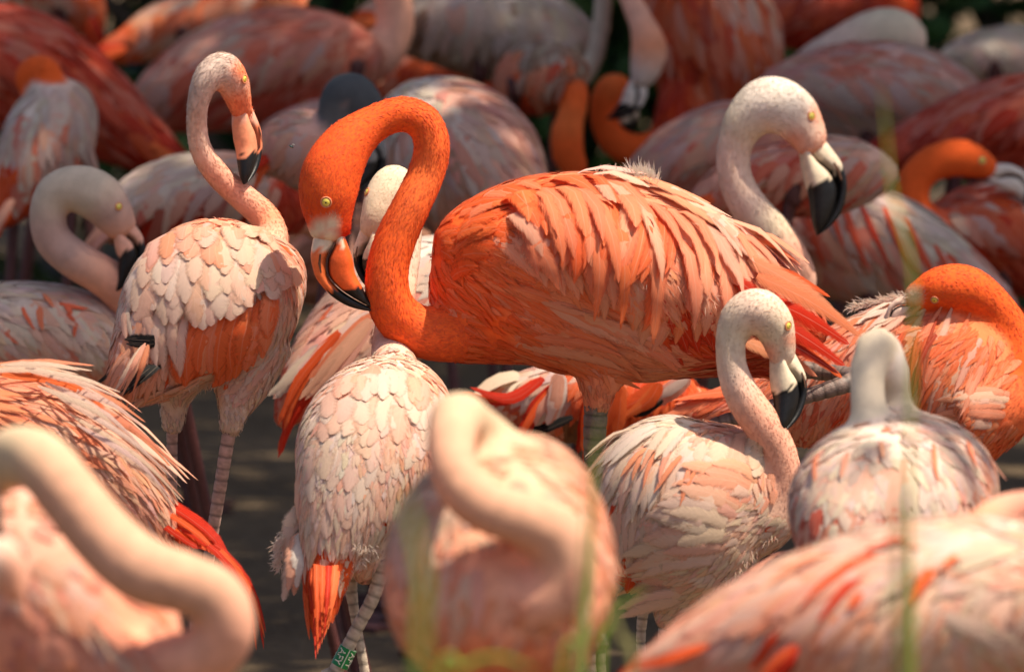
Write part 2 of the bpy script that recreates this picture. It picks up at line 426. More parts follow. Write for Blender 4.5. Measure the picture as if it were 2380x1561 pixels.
    def sample(s, n):
        v = s.v; t = np.array([(f[0], f[1], f[2]) for f in s.fs]); q = np.array([f for f in s.fs if len(f) == 4])
        if len(q): t = np.concatenate([t, q[:, [0, 2, 3]]])
        a, b, c = v[t[:, 0]], v[t[:, 1]], v[t[:, 2]]
        nn = np.cross(b - a, c - a); ar = np.linalg.norm(nn, axis=1); nn = nn / (ar[:, None] + 1e-12)
        view = np.where((nn[:, 1] < 0.25) | (nn[:, 2] > 0.4), 1.0, 0.18)
        pr = ar * view; pr /= pr.sum()
        i = rng.choice(len(t), n, p=pr); r1 = np.sqrt(rng.random(n)); r2 = rng.random(n)
        p = a[i] * (1 - r1)[:, None] + b[i] * (r1 * (1 - r2))[:, None] + c[i] * (r1 * r2)[:, None]
        return p, nn[i]
    def fill(s, n, lift=0.05, scale=1.0, name='plumage', wk=1.0, wander=0.10):
        """small contour feathers shingled over the torso, following the control directions"""
        p, N = s.sample(n)
        keep = ~s.is_neck(p); p, N = p[keep], N[keep]
        px = unproj(p); q = np.array([[c[0], c[1]] for c in s.ctrl])
        d = ((px[:, None, :] - q[None]) ** 2).sum(2) + 100.0; wt = d ** -2.0; wt /= wt.sum(1, keepdims=True)
        dirs = np.array([[c[2], c[3]] for c in s.ctrl]); LW = np.array([[c[4], c[5]] for c in s.ctrl])
        D = wt @ dirs; S = wt @ LW
        bat = Batch()
        for i in range(len(p)):
            k = rng.choice(len(s.ctrl), p=wt[i])
            dv = V((D[i, 0], 0, -D[i, 1])) + rng.normal(0, wander, 3); n_ = N[i]
            dv = nrm(dv - n_ * np.dot(dv, n_))
            L = M(S[i, 0], s.Y) * random.uniform(0.7, 1.25) * scale; W = M(S[i, 1], s.Y) * random.uniform(0.75, 1.2) * scale * wk
            pos = p[i].copy(); pts = [pos - n_ * 0.002]; nn = [n_]; m = 5
            for j in range(1, m):
                pos = pos + dv * L / (m - 1)
                loc, nl, _, _ = s.bvh.find_nearest(Vector(pos))
                nl = np.array(nl); t = j / (m - 1)
                pos2 = pos * 0.25 + np.array(loc) * 0.75
                dv = nrm(pos2 - pos + dv * L / (m - 1)); pos = pos2
                pts.append(pos + nl * (0.0015 + lift * L * t)); nn.append(nl)
            c = vary(pal_mix(s.ctrl[k][6], .55), 0.08)
            bat.add(ribbon(np.array(pts), nn, W, 'round', c, vary(c, 0.08)))
        bat.build(name, MFR if s.sharp else MF, s.root, 'stuff')
    def make_fuzz(s, n, length=16, width=3.2, lift=0.28, thigh=False, bare=()):
        p, N = s.sample(int(n * 2.2))
        keep = s.is_neck(p)
        if thigh:
            tor = np.sqrt(((p[:, None, :] - s.torso_path[None]) ** 2).sum(2)); j = tor.argmin(1)
            keep |= (tor[np.arange(len(p)), j] / np.maximum(s.torso_r[j], .01) > 1.12) & (p[:, 2] < s.torso_path[:, 2].mean())
        if bare:
            px = unproj(p)
            for (bx, by, br) in bare: keep &= ((px - V((bx, by))) ** 2).sum(1) > br * br * rng.uniform(.7, 1.2, len(px))
        p, N = p[keep][:n], N[keep][:n]
        cc = s.color_at(p); _, idx = s.near_neck(p) if s.neck else (None, np.zeros(len(p), int))
        tg = -np.gradient(s.neck_path, axis=0) if s.neck else None
        isn = s.is_neck(p); m = len(p)
        D = np.where(isn[:, None], tg[idx], V((0, 0, -1))[None]) + 0
        D = D / (np.linalg.norm(D, axis=1, keepdims=True) + 1e-9) + rng.normal(0, 0.3, (m, 3))
        D -= N * (D * N).sum(1, keepdims=True); D /= np.linalg.norm(D, axis=1, keepdims=True) + 1e-9
        D = D + N * (lift * rng.random((m, 1)) ** 2.5 + 0.055)
        S = np.cross(D, N); S /= np.linalg.norm(S, axis=1, keepdims=True) + 1e-9
        L = M(length, s.Y) * rng.uniform(0.6, 1.3, (m, 1)); Wd = M(width, s.Y) * rng.uniform(0.7, 1.3, (m, 1))
        b = p - N * 0.0004
        vs = np.stack([b - S * Wd * .5, b + S * Wd * .5, b + D * L * .55 + S * Wd, b + D * L * .55 - S * Wd, b + D * L - N * L * 0.04], 1).reshape(-1, 3)
        k = np.arange(m) * 5
        fs = [(a, a + 1, a + 2, a + 3) for a in k.tolist()] + [(a + 3, a + 2, a + 4) for a in k.tolist()]
        cv = np.repeat(np.clip(cc * rng.uniform(0.93, 1.05, (m, 1)), 0, 0.93), 5, 0)
        uv = np.tile(np.array([[.3, 0], [.7, 0], [1, .5], [0, .5], [.5, 1]]), (m, 1))
        o = mesh_obj('down', vs, fs, MF, s.root, cv, uv, normals=np.repeat(N, 5, 0)); o['kind'] = 'stuff'
    # ---- head: bill + eyes
    def make_head(s):
        h = s.head
        if not h: return
        o = s.p3(h['at']); f = nrm(V((h['f'][0], h['f'][2] if len(h['f']) > 2 else 0, -h['f'][1])))
        u = V((h['u'][0], h['u'][2] if len(h['u']) > 2 else 0, -h['u'][1])); u = nrm(u - f * np.dot(u, f)); l = np.cross(f, u)
        sc = M(h.get('s', 1.0), s.Y)
        if h.get('kind') == 'deep':
            h = dict(h, dor=[(-14, 46), (22, 46), (50, 44), (76, 40), (100, 33), (125, 18), (146, 0), (160, -22), (170, -50), (174, -80)], gap=[(0, -16), (22, -10), (50, 6), (76, 12), (98, 10), (122, -6), (140, -24), (154, -44), (166, -64), (174, -82)], ven=[(-4, -46), (28, -50), (56, -52), (78, -56), (96, -62), (118, -70), (134, -76), (148, -80), (162, -82), (174, -84)])
        dor = h.get('dor', [(-14, 46), (22, 46), (50, 43), (76, 38), (100, 30), (130, 6), (150, -18), (165, -46), (174, -80), (177, -110)])
        gap = h.get('gap', [(0, -16), (22, -12), (50, 4), (76, 6), (98, 0), (122, -22), (138, -44), (152, -68), (165, -92), (175, -112)])
        ven = h.get('ven', [(-4, -46), (28, -52), (56, -55), (78, -58), (96, -64), (118, -76), (134, -84), (148, -92), (162, -102), (174, -113)])
        wid = h.get('wid', [36, 33, 31, 29, 27, 24, 20, 16, 10, 3])
        def taper(pts, k0, k1): return [(pts[0][0] - 16, pts[0][1] * k0), (pts[1][0] - 4, pts[1][1] * k1)] + list(pts[2:])
        tk = h.get('base', (.62, .86)); dor = taper(dor, *tk); ven = taper(ven, *tk); gap = taper(gap, 1, 1); wid = [wid[0] * .6, wid[1] * .85] + list(wid[2:])
        bl = h.get('black', 0.52); pal = h.get('pal', ('CRM', 'PCH', 'PCH'))   # base, upper mid, lower mid
        st = h.get('stretch', 1.0)
        def part(name, e0, e1, inset, keym, upper):
            E0 = catmull(e0, 3); E1 = catmull(e1, 3); Wd = catmull([(x, 0) for x in wid], 3)[:, 0]
            n = len(E0); seg = 14; vs, fs, cc = [], [], []
            for i in range(n):
                t = i / (n - 1)
                a = E0[i]; b = E1[i]; mid = (a + b) / 2; hh = (a - b) / 2
                for k in range(seg):
                    an = 2 * math.pi * k / seg
                    ca, sa = math.cos(an), math.sin(an)
                    ca2 = math.copysign(abs(ca) ** 0.8, ca)
                    ww = Wd[i] * inset
                    q = mid + hh * ca2
                    vs.append(o + sc * (f * q[0] * st + u * q[1] + l * ww * math.copysign(abs(sa) ** 0.8, sa)))
                    tt = t + random.uniform(-0.035, 0.035)
                    if tt > bl: c = C['BLK'] * random.uniform(0.6, 1.2)
                    elif tt < (0.16 if upper else 0.08): c = C[pal[0]]
                    else: c = C[keym]
                    if upper and 0.12 < t < bl and ca < -0.55: c = c * 0.45          # dark line of the gape
                    if not upper and t > 0.1 and ca > 0.8: c = C['BLK'] * 1.5
                    cc.append(c)
            for i in range(n - 1):
                for k in range(seg):
                    a = i * seg + k; b = i * seg + (k + 1) % seg
                    fs.append((a, b, b + seg, a + seg))
            fs.append(tuple(range(seg))[::-1]); fs.append(tuple((n - 1) * seg + k for k in range(seg)))
            return mesh_obj(name, vs, fs, MBILL, s.root, np.array(cc))
        def shrink(a, b, k): return [(x[0] * (1 - k) + y[0] * k, x[1] * (1 - k) + y[1] * k) for x, y in zip(a, b)]
        ub = part('upper_bill', dor, shrink(gap, dor, 0.03), 0.92, pal[1], True)
        part('lower_bill', shrink(gap, ven, 0.03), ven, 1.0, pal[2], False)
        if s.sharp and h.get('nostril', True):
            for sgn in (-1, 1):
                vs = []
                for (a, b) in ((40, 22), (62, 25), (84, 20), (84, 17), (62, 19), (40, 18)):
                    vs.append(o + sc * (f * a * st + u * b + l * sgn * 29.5))
                mesh_obj('nostril', vs, [(0, 1, 2, 3, 4, 5)], MBILL, ub, np.array([C['BRN'] * .35] * 6), smooth=False)
        # eyes
        if 'eye' in h:
            p, N = s.hit(*h['eye'])
            if p is None: p = s.p3((h['eye'][0], h['eye'][1], h['at'][2] if len(h['at']) > 2 else 0)); N = V((0, -1, 0))
            hc = s.neck_path[-max(3, len(s.neck_path) // 9)]
            er = h.get('er', 10.5) * M(1, s.Y)
            side = np.dot(p - hc, l)
            p2 = p - l * 2 * side; N2 = N - l * 2 * np.dot(N, l)
            for (pp, NN) in ((p, N), (p2, N2)):
                s.eye(pp, NN, er)
    def eye(s, p, N, r):
        def ball(c, rad, N, flat, seg=16, rings=9):
            N = nrm(N); a = nrm(np.cross(N, V((0.1, 0.2, 1)))); b = np.cross(N, a); vs, fs = [], []
            for i in range(rings):
                th = math.pi * 0.5 * i / (rings - 1)
                for k in range(seg):
                    ph = 2 * math.pi * k / seg
                    vs.append(c + rad * (math.sin(th) * (a * math.cos(ph) + b * math.sin(ph)) + N * math.cos(th) * flat))
            for i in range(rings - 1):
                for k in range(seg):
                    A = i * seg + k; B = i * seg + (k + 1) % seg; fs.append((A, B, B + seg, A + seg))
            return vs, fs
        v, f = ball(p - nrm(N) * r * 0.15, r, N, 0.62)
        e = mesh_obj('eye', v, f, MEYE, s.root, np.array([lin(226, 206, 84) if (i // 16) < 6 else lin(190, 150, 60) for i in range(len(v))]))
        v, f = ball(p + nrm(N) * r * 0.33, r * 0.30, N, 0.55)
        mesh_obj('pupil', v, f, MEYE, e, np.array([lin(8, 6, 5)] * len(v)))
        # bare rim
        N = nrm(N); a = nrm(np.cross(N, V((0.1, 0.2, 1)))); b = np.cross(N, a); vs, fs = [], []
        for k in range(18):
            ph = 2 * math.pi * k / 18; d = a * math.cos(ph) + b * math.sin(ph)
            for j in range(6):
                ps = 2 * math.pi * j / 6
                vs.append(p + d * r * (1.08 + 0.2 * math.cos(ps)) + N * r * (0.05 + 0.2 * math.sin(ps)))
        for k in range(18):
            for j in range(6):
                A = k * 6 + j; B = k * 6 + (j + 1) % 6; A2 = ((k + 1) % 18) * 6 + j; B2 = ((k + 1) % 18) * 6 + (j + 1) % 6
                fs.append((A, B, B2, A2))
        mesh_obj('eyelid', vs, fs, MB, e, np.array([C['PCH'] * 0.75] * len(vs)))
    # ---- legs
    def make_legs(s):
        legs = s.legs
        Yc = s.torso_path.mean(0)[1]
        if legs is None:
            z = s.v[:, 2]; zb = s.torso_path[:, 2].min()
            m = s.torso_path[int((len(s.torso_path) - 1) * s.legf)]
            legs = []
            for sg in (-1, 1):
                off = nrm(np.cross(s.torso_path[-1] - s.torso_path[0], V((0, 0, 1)))) * 0.045 * sg
                hip = m + off
                loc, _, _, _ = s.bvh.ray_cast(Vector(hip), Vector((0, 0, -1)))
                zz = hip[2] if loc is None else loc[2]
                fx = nrm(V((s.torso_path[-1] - s.torso_path[0])[:2].tolist() + [0]))
                k = hip + V((0, 0, -max(zz * 0.0, 0)))
                pts = [(hip, .014), (V((hip[0], hip[1], zz - 0.01)), .013), (V((hip[0], hip[1], zz - 0.05)) - fx * .01, .0085),
                       (V((hip[0], hip[1], zz * 0.52)) - fx * .05, .0080), (V((hip[0], hip[1], zz * 0.47)) - fx * .055, .0105), (V((hip[0], hip[1], zz * 0.43)) - fx * .052, .0075),
                       (V((hip[0], hip[1], 0.03)), .008), (V((hip[0], hip[1], 0.006)), .009)]
                legs.append(('abs', pts))
        for lg in legs:
            if isinstance(lg, tuple): pts = lg[1]
            else:
                pts = [(s.p3(q[:3]), M(q[3], s.Y)) for q in lg]
                if pts[-1][0][2] > 0.02:      # carry the shank on to the ground with an ankle joint on the way
                    e, r = pts[-1]; dd = e - pts[-2][0]; dd = dd / max(-dd[2], 1e-3)
                    zk = e[2]
                    if zk > 0.28:
                        kz = 0.30; kp = e + dd * (zk - kz); kp[0] = e[0] + np.clip(kp[0] - e[0], -.12, .12)
                        pts += [(kp + V((0, 0, .03)), r * .95), (kp, r * 1.3), (kp - V((0, 0, .035)), r * .9)]
                        e = kp
                    pts += [(V((e[0] + 0.02, e[1] - .01, 0.03)), r * .8), (V((e[0] + 0.02, e[1] - .01, 0.006)), r * .9)]
            a = catmull([list(p) + [r] for p, r in pts], 10 if s.sharp else 4)
            # resample with scale notches
            seglen = np.linalg.norm(np.diff(a[:, :3], axis=0), axis=1); cum = np.concatenate([[0], np.cumsum(seglen)])
            if s.sharp:
                m = max(int(cum[-1] / 0.0028), 8); t = np.linspace(0, cum[-1], m)
            else: t = cum; m = len(a)
            b = np.stack([np.interp(t, cum, a[:, i]) for i in range(4)], 1)
            rr = b[:, 3].copy(); cl = np.tile(s.leg_col, (m, 1))
            cl *= rng.uniform(0.88, 1.08, (m, 1))
            if s.sharp:
                nt_ = (np.arange(m) % 5) == 0; rr[nt_] *= 0.93; cl[nt_] *= 0.45
            v, f = loft(b[:, :3], rr, rr, None, 10)
            cv = np.concatenate([np.repeat(cl, 10, 0), cl[:1], cl[-1:]])
            if s.sharp: cv = np.clip(cv * rng.uniform(0.8, 1.12, (len(cv), 1)), 0, 1)
            leg = mesh_obj('leg', v, f, MLEG, s.root, cv)
            # webbed foot
            e = b[-1, :3]; fx = nrm(V((s.torso_path[-1] - s.torso_path[0])[:2].tolist() + [0])); lt = V((-fx[1], fx[0], 0))
            top, bot = [], []
            for (x, y) in ((-.025, 0), (0, .012), (.045, .04), (.05, .022), (.075, 0), (.05, -.022), (.045, -.04), (0, -.012)):
                q = e + fx * x + lt * y
                bot.append(V((q[0], q[1], 0.001))); top.append(V((q[0], q[1], 0.008 if abs(x) > .03 else 0.013)))
            fs = [tuple(range(8)), tuple(range(8, 16))[::-1]] + [(k, (k + 1) % 8, 8 + (k + 1) % 8, 8 + k) for k in range(8)]
            mesh_obj('foot', bot + top, fs, MLEG, leg, np.tile(s.leg_col * 0.8, (16, 1)), smooth=False)
            s.extra.append((leg, b))
ALL = []
def FR(b, *a, **k): b.fr.append((a, k))
def QL(b, *a, **k): b.quills.append((a, k))
def TF(b, **k): b.tufts.append(k)

# ================================================================== ground
def ground():
    m, n, l = mat_new('soil')
    tc = n.new('ShaderNodeTexCoord')
    a = n.new('ShaderNodeTexNoise'); a.inputs['Scale'].default_value = 2.2; a.inputs['Detail'].default_value = 8; l.new(tc.outputs['Object'], a.inputs['Vector'])
    b = n.new('ShaderNodeTexNoise'); b.inputs['Scale'].default_value = 38; b.inputs['Detail'].default_value = 6; l.new(tc.outputs['Object'], b.inputs['Vector'])
    r = n.new('ShaderNodeValToRGB'); r.color_ramp.elements[0].position = 0.35; r.color_ramp.elements[1].position = 0.7
    r.color_ramp.elements[0].color = (0.080, 0.056, 0.034, 1); r.color_ramp.elements[1].color = (0.17, 0.122, 0.076, 1)
    mx = n.new('ShaderNodeMix'); mx.data_type = 'FLOAT'; mx.inputs[0].default_value = 0.5
    l.new(a.outputs[0], mx.inputs[2]); l.new(b.outputs[0], mx.inputs[3]); l.new(mx.outputs[0], r.inputs[0])
    p = n.new('ShaderNodeBsdfPrincipled'); p.inputs['Roughness'].default_value = 0.95; p.inputs['Specular IOR Level'].default_value = 0.1
    l.new(r.outputs[0], p.inputs['Base Color'])
    bp = n.new('ShaderNodeBump'); bp.inputs['Strength'].default_value = 0.7; bp.inputs['Distance'].default_value = 0.02; l.new(b.outputs[0], bp.inputs['Height']); l.new(bp.outputs[0], p.inputs['Normal'])
    o = n.new('ShaderNodeOutputMaterial'); l.new(p.outputs[0], o.inputs[0])
    N = 60; vs = []; fs = []
    xs = np.sign(np.linspace(-1, 1, N)) * np.abs(np.linspace(-1, 1, N)) ** 2.2 * 150
    for y in xs:
        for x in xs: vs.append((x, y + 13, 0.0))
    for j in range(N - 1):
        for i in range(N - 1): fs.append((j * N + i, j * N + i + 1, (j + 1) * N + i + 1, (j + 1) * N + i))
    g = mesh_obj('ground', vs, fs, m); g['kind'] = 'structure'
ground()

# ================================================================== trees (shade behind the front birds) and shrubs
def branch(p0, p1, r0, r1, sag=0.0, seg=8, n=6):
    p0, p1 = V(p0), V(p1); path = np.array([p0 + (p1 - p0) * t + V((0, 0, -sag * 4 * t * (1 - t))) + (rng.normal(0, .03, 3) if 0 < t < 1 else 0) for t in np.linspace(0, 1, n)])
    r = np.linspace(r0, r1, n); return loft(path, r, r, None, seg)
def leaf_cloud(centers, radii, n, size, flat=0.6):
    """separate pointed leaves spread through clumps"""
    vs, fs, cc = [], [], []
    k = rng.choice(len(centers), n, p=np.array(radii) ** 2 / (np.array(radii) ** 2).sum())
    u = rng.normal(0, 1, (n, 3)); u /= np.linalg.norm(u, axis=1, keepdims=True)
    pos = np.array(centers)[k] + u * (np.array(radii)[k] * rng.random(n) ** 0.45)[:, None] * V((1, 1, flat))
    d = rng.normal(0, 1, (n, 3)) + V((0, 0, -0.5)); d /= np.linalg.norm(d, axis=1, keepdims=True)
    s = np.cross(d, rng.normal(0, 1, (n, 3))); s /= np.linalg.norm(s, axis=1, keepdims=True)
    nr = np.cross(d, s); L = size * rng.uniform(0.6, 1.3, (n, 1))
    q = np.stack([pos, pos + d * L * .45 + s * L * .28 + nr * L * .05, pos + d * L, pos + d * L * .45 - s * L * .28 + nr * L * .05], 1).reshape(-1, 3)
    a = np.arange(n) * 4
    f = np.stack([a, a + 1, a + 2, a + 3], 1)
    base = np.where(rng.random((n, 1)) < 0.3, V((0.08, 0.15, 0.03))[None], V((0.04, 0.10, 0.02))[None]) * rng.uniform(0.7, 1.3, (n, 1))
    return q, f.tolist(), np.repeat(base, 4, 0)
def tree(x, y, h, clumps, n, size, label):
    t = empty('shade_tree', (x, y, 0)); tag(t, label, 'tree', 'trees shading the back of the flock')
    vs, fs = branch((x, y, 0), (x + .1, y, h * .55), .17, .12)
    tips = []
    for c in clumps:
        v, f = branch((x + .1 + rng.normal(0, .03), y + rng.normal(0, .03), h * rng.uniform(.42, .56)), V(c[:3]) - V((0, 0, .2)), .075, .018, -.12)
        o = len(vs); vs += v; fs += [tuple(i + o for i in q) for q in f]
    mesh_obj('trunk', vs, fs, MBARK, t, np.tile(V((.10, .075, .055)), (len(vs), 1)))
    q, f, c = leaf_cloud([c[:3] for c in clumps], [c[3] for c in clumps], n, size)
    mesh_obj('crown', q, f, MLEAF, t, c, smooth=False)
def shade_pos(x, y, z0, h):      # where a crown at height h must hang to shade the point (x, y, z0)
    k = (h - z0) / SUN.z
    return (x + SUN.x * k, y + SUN.y * k, h)
def clumps_for(pts, h, r):
    out = []
    for (x, y) in pts:
        hh = h + rng.uniform(-.5, .5); p = shade_pos(x, y, .8, hh); out.append((p[0], p[1], p[2], r * rng.uniform(.85, 1.15)))
    return out

# ================================================================== the flock, in focus
W_ = 'PAL WHT PNK'
# ---- the big orange bird in the middle
A = Bird('bright orange flamingo standing on one leg, its bill touching its own neck', 10.0,
  torso=[(1030, 700, 0, 70, 60), (1070, 680, 0, 130, 110), (1130, 650, 0, 186, 165), (1250, 632, 0, 224, 205), (1400, 642, 0, 238, 220), (1540, 668, 0, 226, 205), (1670, 700, 0, 172, 160), (1790, 735, 0, 105, 105), (1890, 770, 0, 45, 60)],
  neck=[(1260, 735, 0, 110), (1150, 755, -.01, 92), (1070, 772, -.02, 72), (1000, 775, -.03, 63), (940, 750, -.035, 58), (905, 700, -.04, 54), (900, 630, -.04, 51), (920, 555, -.035, 49), (955, 480, -.03, 46), (990, 405, -.02, 44), (1004, 340, -.02, 43), (985, 285, -.02, 42), (935, 265, -.02, 42), (870, 287, -.025, 44), (810, 335, -.035, 60), (772, 400, -.045, 71), (762, 460, -.05, 68), (765, 512, -.05, 55), (768, 548, -.05, 47)],
  ctrl=[(1080, 560, .6, .1, 70, 17, 'OR OR HOT'), (1200, 450, .9, .35, 80, 16, 'OR SAL HOT'), (1350, 430, .9, .5, 95, 16, 'SAL PCH OR'), (1500, 450, .9, .4, 110, 17, 'PNK SAL PCH'), (1650, 520, .85, .55, 110, 17, 'PNK SAL'),
        (1300, 560, .5, .85, 110, 18, 'OR SAL PCH HOT'), (1500, 620, .5, .85, 130, 19, 'SAL PNK PCH'), (1680, 650, .6, .8, 120, 19, 'SAL PNK'), (1150, 620, .85, .5, 90, 17, 'HOT OR PCH'),
        (1250, 700, .85, .5, 110, 17, 'PCH SAL HOT'), (1400, 780, .85, .45, 120, 18, 'PNK SAL PCH'), (1120, 760, .9, .3, 50, 12, 'OR OR HOT'), (1250, 820, .9, .35, 70, 13, 'HOT PCH OR'), (1450, 860, .9, .1, 90, 14, 'SAL PNK PCH'), (1580, 740, .5, .8, 90, 18, 'RED RED OR'), (1650, 820, .9, 0, 110, 16, 'RED SAL DRED'), (1800, 740, .8, .5, 140, 18, 'OR SAL RED'), (1390, 900, .05, 1, 26, 6, 'PCH SAL')],
  neck_col=['OR', 'OR', 'OR', 'OR', 'HOT', 'OR', 'OR', 'OR', 'RED'], cols=[(745, 530, 'CRM', 26), (770, 520, 'CRM', 22), (765, 550, 'CRM', 26), (730, 545, 'CRM', 24)],
  voxel=0.005, sharp=True, leg_col='LEG', field=dict(n=2600, lift=.03), fuzz=dict(n=42000, length=13, width=1.25, lift=.22, thigh=True, bare=[(748, 532, 30), (775, 545, 26), (725, 545, 24)]),
  head=dict(at=(765, 548, -.05), f=(0.0, 1), u=(-1, 0), s=1.0, eye=(758, 470), er=11, pal=('CRM', 'HOT', 'OR'), black=0.56, lat=(0, 1, 0)),
  blob=[[(1400, 800, -.03, 90), (1395, 870, -.03, 60), (1388, 925, -.03, 36), (1385, 955, -.03, 29)], [(1560, 800, .05, 80), (1680, 830, .05, 45), (1800, 850, .05, 26)],
        [(1105, 600, -.045, 78), (1190, 590, -.062, 112), (1320, 602, -.070, 128), (1470, 640, -.070, 128), (1610, 690, -.055, 105), (1720, 730, -.03, 70)]],
  legs=[[(1390, 880, -.03, 32), (1386, 940, -.03, 30), (1382, 1010, -.03, 28), (1378, 1100, -.03, 22), (1375, 1250, -.03, 19)],
        [(1700, 835, .05, 24), (1880, 860, .05, 21), (1965, 872, .03, 22), (1985, 884, .0, 24), (1960, 894, -.02, 22), (1860, 925, -.03, 18), (1760, 955, -.03, 17), (1640, 1000, -.02, 17), (1600, 1080, -.02, 16)]])
A.lay = 0.8
# rear: red flight feathers under the drape, then the drooping scapulars row over row
FR(A, [(1480, 650), (1600, 650), (1720, 640)], [(1530, 800), (1640, 810), (1760, 770)], 14, 20, 'RED RED OR DRED', jit=12, layer=.004, mix=.22)
for (x0, y0, x1, y1, ww, c) in ((1740, 600, 1990, 770, 22, 'SAL PCH'), (1760, 640, 2005, 784, 24, 'PCH SAL'), (1740, 680, 1975, 800, 24, 'OR RED'), (1740, 720, 1965, 850, 24, 'OR RED'), (1730, 740, 1960, 880, 22, 'RED OR'), (1700, 760, 1900, 875, 22, 'SAL PCH'), (1700, 780, 1860, 870, 20, 'PCH SAL'), (1760, 620, 1930, 690, 17, 'OR HOT'), (1700, 640, 1860, 790, 22, 'OR RED'), (1720, 700, 1940, 830, 20, 'HOT OR'), (1680, 700, 1830, 830, 20, 'OR RED'), (1740, 760, 1950, 868, 16, 'RED DRED')):
    QL(A, [(x0, y0, -.05), ((x0 + x1) / 2, (y0 + y1) / 2 - 12, -.06), (x1, y1, -.02)], ww, c, dy=random.uniform(-.03, .02))
FR(A, [(1090, 590), (1085, 650), (1080, 700)], [(1290, 640), (1320, 720), (1330, 770)], 16, 17, 'HOT PCH OR SAL', jit=16, bow=-.07, mix=.22)
FR(A, [(1170, 700), (1150, 745), (1160, 780)], [(1480, 780), (1530, 835), (1440, 850)], 20, 18, 'PNK SAL PCH HOT', jit=20, bow=-.08, layer=.004, mix=.22)
FR(A, [(1200, 690), (1280, 710)], [(1540, 800), (1560, 838)], 9, 18, 'PNK PNK SAL', jit=8, bow=-.06, layer=.007, shape='plume', mix=.22)
FR(A, [(1180, 790), (1280, 830)], [(1430, 880), (1520, 880)], 12, 15, 'PCH SAL HOT', jit=12, bow=-.03, mix=.22)
FR(A, [(1130, 540), (1250, 540), (1400, 550), (1550, 570), (1680, 600)], [(1270, 650), (1345, 705), (1440, 735), (1520, 790), (1690, 745)], 24, 19, 'SAL PCH PNK PNK HOT', jit=10, bow=-.05, layer=.006, mix=.22)
FR(A, [(1170, 480), (1270, 455), (1400, 465), (1520, 490), (1620, 530)], [(1225, 590), (1320, 650), (1400, 660), (1500, 690), (1640, 690)], 22, 18, 'OR HOT SAL SAL PNK OR', jit=14, bow=-.07, layer=.009, lift=.045, mix=.22)
FR(A, [(1550, 470), (1640, 510), (1720, 560)], [(1600, 690), (1700, 700), (1840, 650)], 15, 20, 'PNK SAL PCH PNK', jit=12, bow=-.07, layer=.011, shape='plume', lift=.05, mix=.22)
FR(A, [(1190, 440), (1290, 425), (1390, 430), (1480, 450), (1560, 470)], [(1262, 545), (1320, 610), (1390, 580), (1450, 640), (1560, 640)], 20, 15, 'OR OR HOT HOT SAL PNK', jit=13, bow=-.09, layer=.013, lift=.05, mix=.22)
FR(A, [(1060, 560), (1085, 495), (1130, 450), (1190, 418)], [(1150, 530), (1190, 480), (1225, 475), (1270, 450)], 14, 16, 'OR HOT OR SAL', jit=8, bow=-.10, layer=.008, mix=.22)
FR(A, [(1046, 650), (1050, 600), (1060, 550)], [(1110, 640), (1150, 570), (1170, 510)], 12, 15, 'OR OR HOT', jit=8, bow=-.12, layer=.006, mix=.22)
FR(A, [(1200, 415), (1300, 402), (1400, 405)], [(1330, 470), (1430, 520), (1530, 540)], 14, 14, 'OR HOT SAL PNK', jit=12, bow=-.10, layer=.016, lift=.05, mix=.22)
FR(A, [(1320, 402), (1420, 410), (1520, 438)], [(1490, 440), (1640, 510), (1740, 590)], 14, 15, 'PNK PAL SAL PCH', jit=9, bow=-.05, layer=.016, lift=.02, mix=.22)
FR(A, [(1560, 455), (1640, 495), (1700, 540)], [(1720, 620), (1800, 650), (1850, 640)], 12, 16, 'PNK PNK SAL PAL', jit=10, bow=-.06, layer=.018, shape='plume', mix=.22)
for (x0, y0, x1, y1, c) in ((1150, 468, 1262, 545, 'OR'), (1185, 448, 1238, 530, 'HOT'), (1225, 430, 1318, 618, 'OR'), (1255, 425, 1337, 600, 'OR'), (1240, 440, 1300, 560, 'HOT'), (1290, 425, 1362, 560, 'HOT'), (1300, 420, 1400, 572, 'OR'), (1330, 425, 1440, 660, 'OR'), (1275, 450, 1340, 650, 'OR'), (1350, 440, 1386, 716, 'HOT OR'), (1400, 440, 1445, 740, 'HOT'), (1420, 440, 1465, 550, 'SAL'), (1440, 445, 1532, 650, 'PNK'), (1500, 460, 1570, 600, 'SAL'), (1530, 470, 1614, 648, 'PNK'), (1560, 480, 1650, 640, 'PNK'), (1600, 500, 1700, 690, 'PNK'), (1640, 515, 1757, 672, 'PAL'), (1480, 470, 1515, 790, 'SAL'), (1540, 520, 1600, 735, 'PNK'), (1200, 520, 1300, 660, 'SAL'), (1170, 500, 1265, 600, 'PNK'), (1380, 430, 1420, 500, 'PNK'), (1660, 530, 1800, 655, 'PNK'), (1690, 560, 1835, 640, 'SAL')):
    FR(A, [(x0, y0)], [(x1, y1)], 1, 16, c + ' SAL', jit=3, bow=-.10, layer=.021, lift=.03, mix=.2, stretch=(.97, 1.03))
TF(A, base=[(1470, 425), (1500, 425), (1525, 440)], direction=(-.25, -1), n=420, length=48, width=0.9, spread=.24, c='WHT WHT CRM', name='fluff')
TF(A, base=[(1385, 405), (1440, 412)], direction=(.2, -1), n=50, length=30, width=1.1, spread=.35, c='WHT PAL', name='wisps')
TF(A, base=[(1440, 560), (1480, 640), (1600, 650), (1660, 690)], direction=(.4, .9), n=60, length=36, width=1.0, spread=.4, c='PAL PNK', name='wisps')

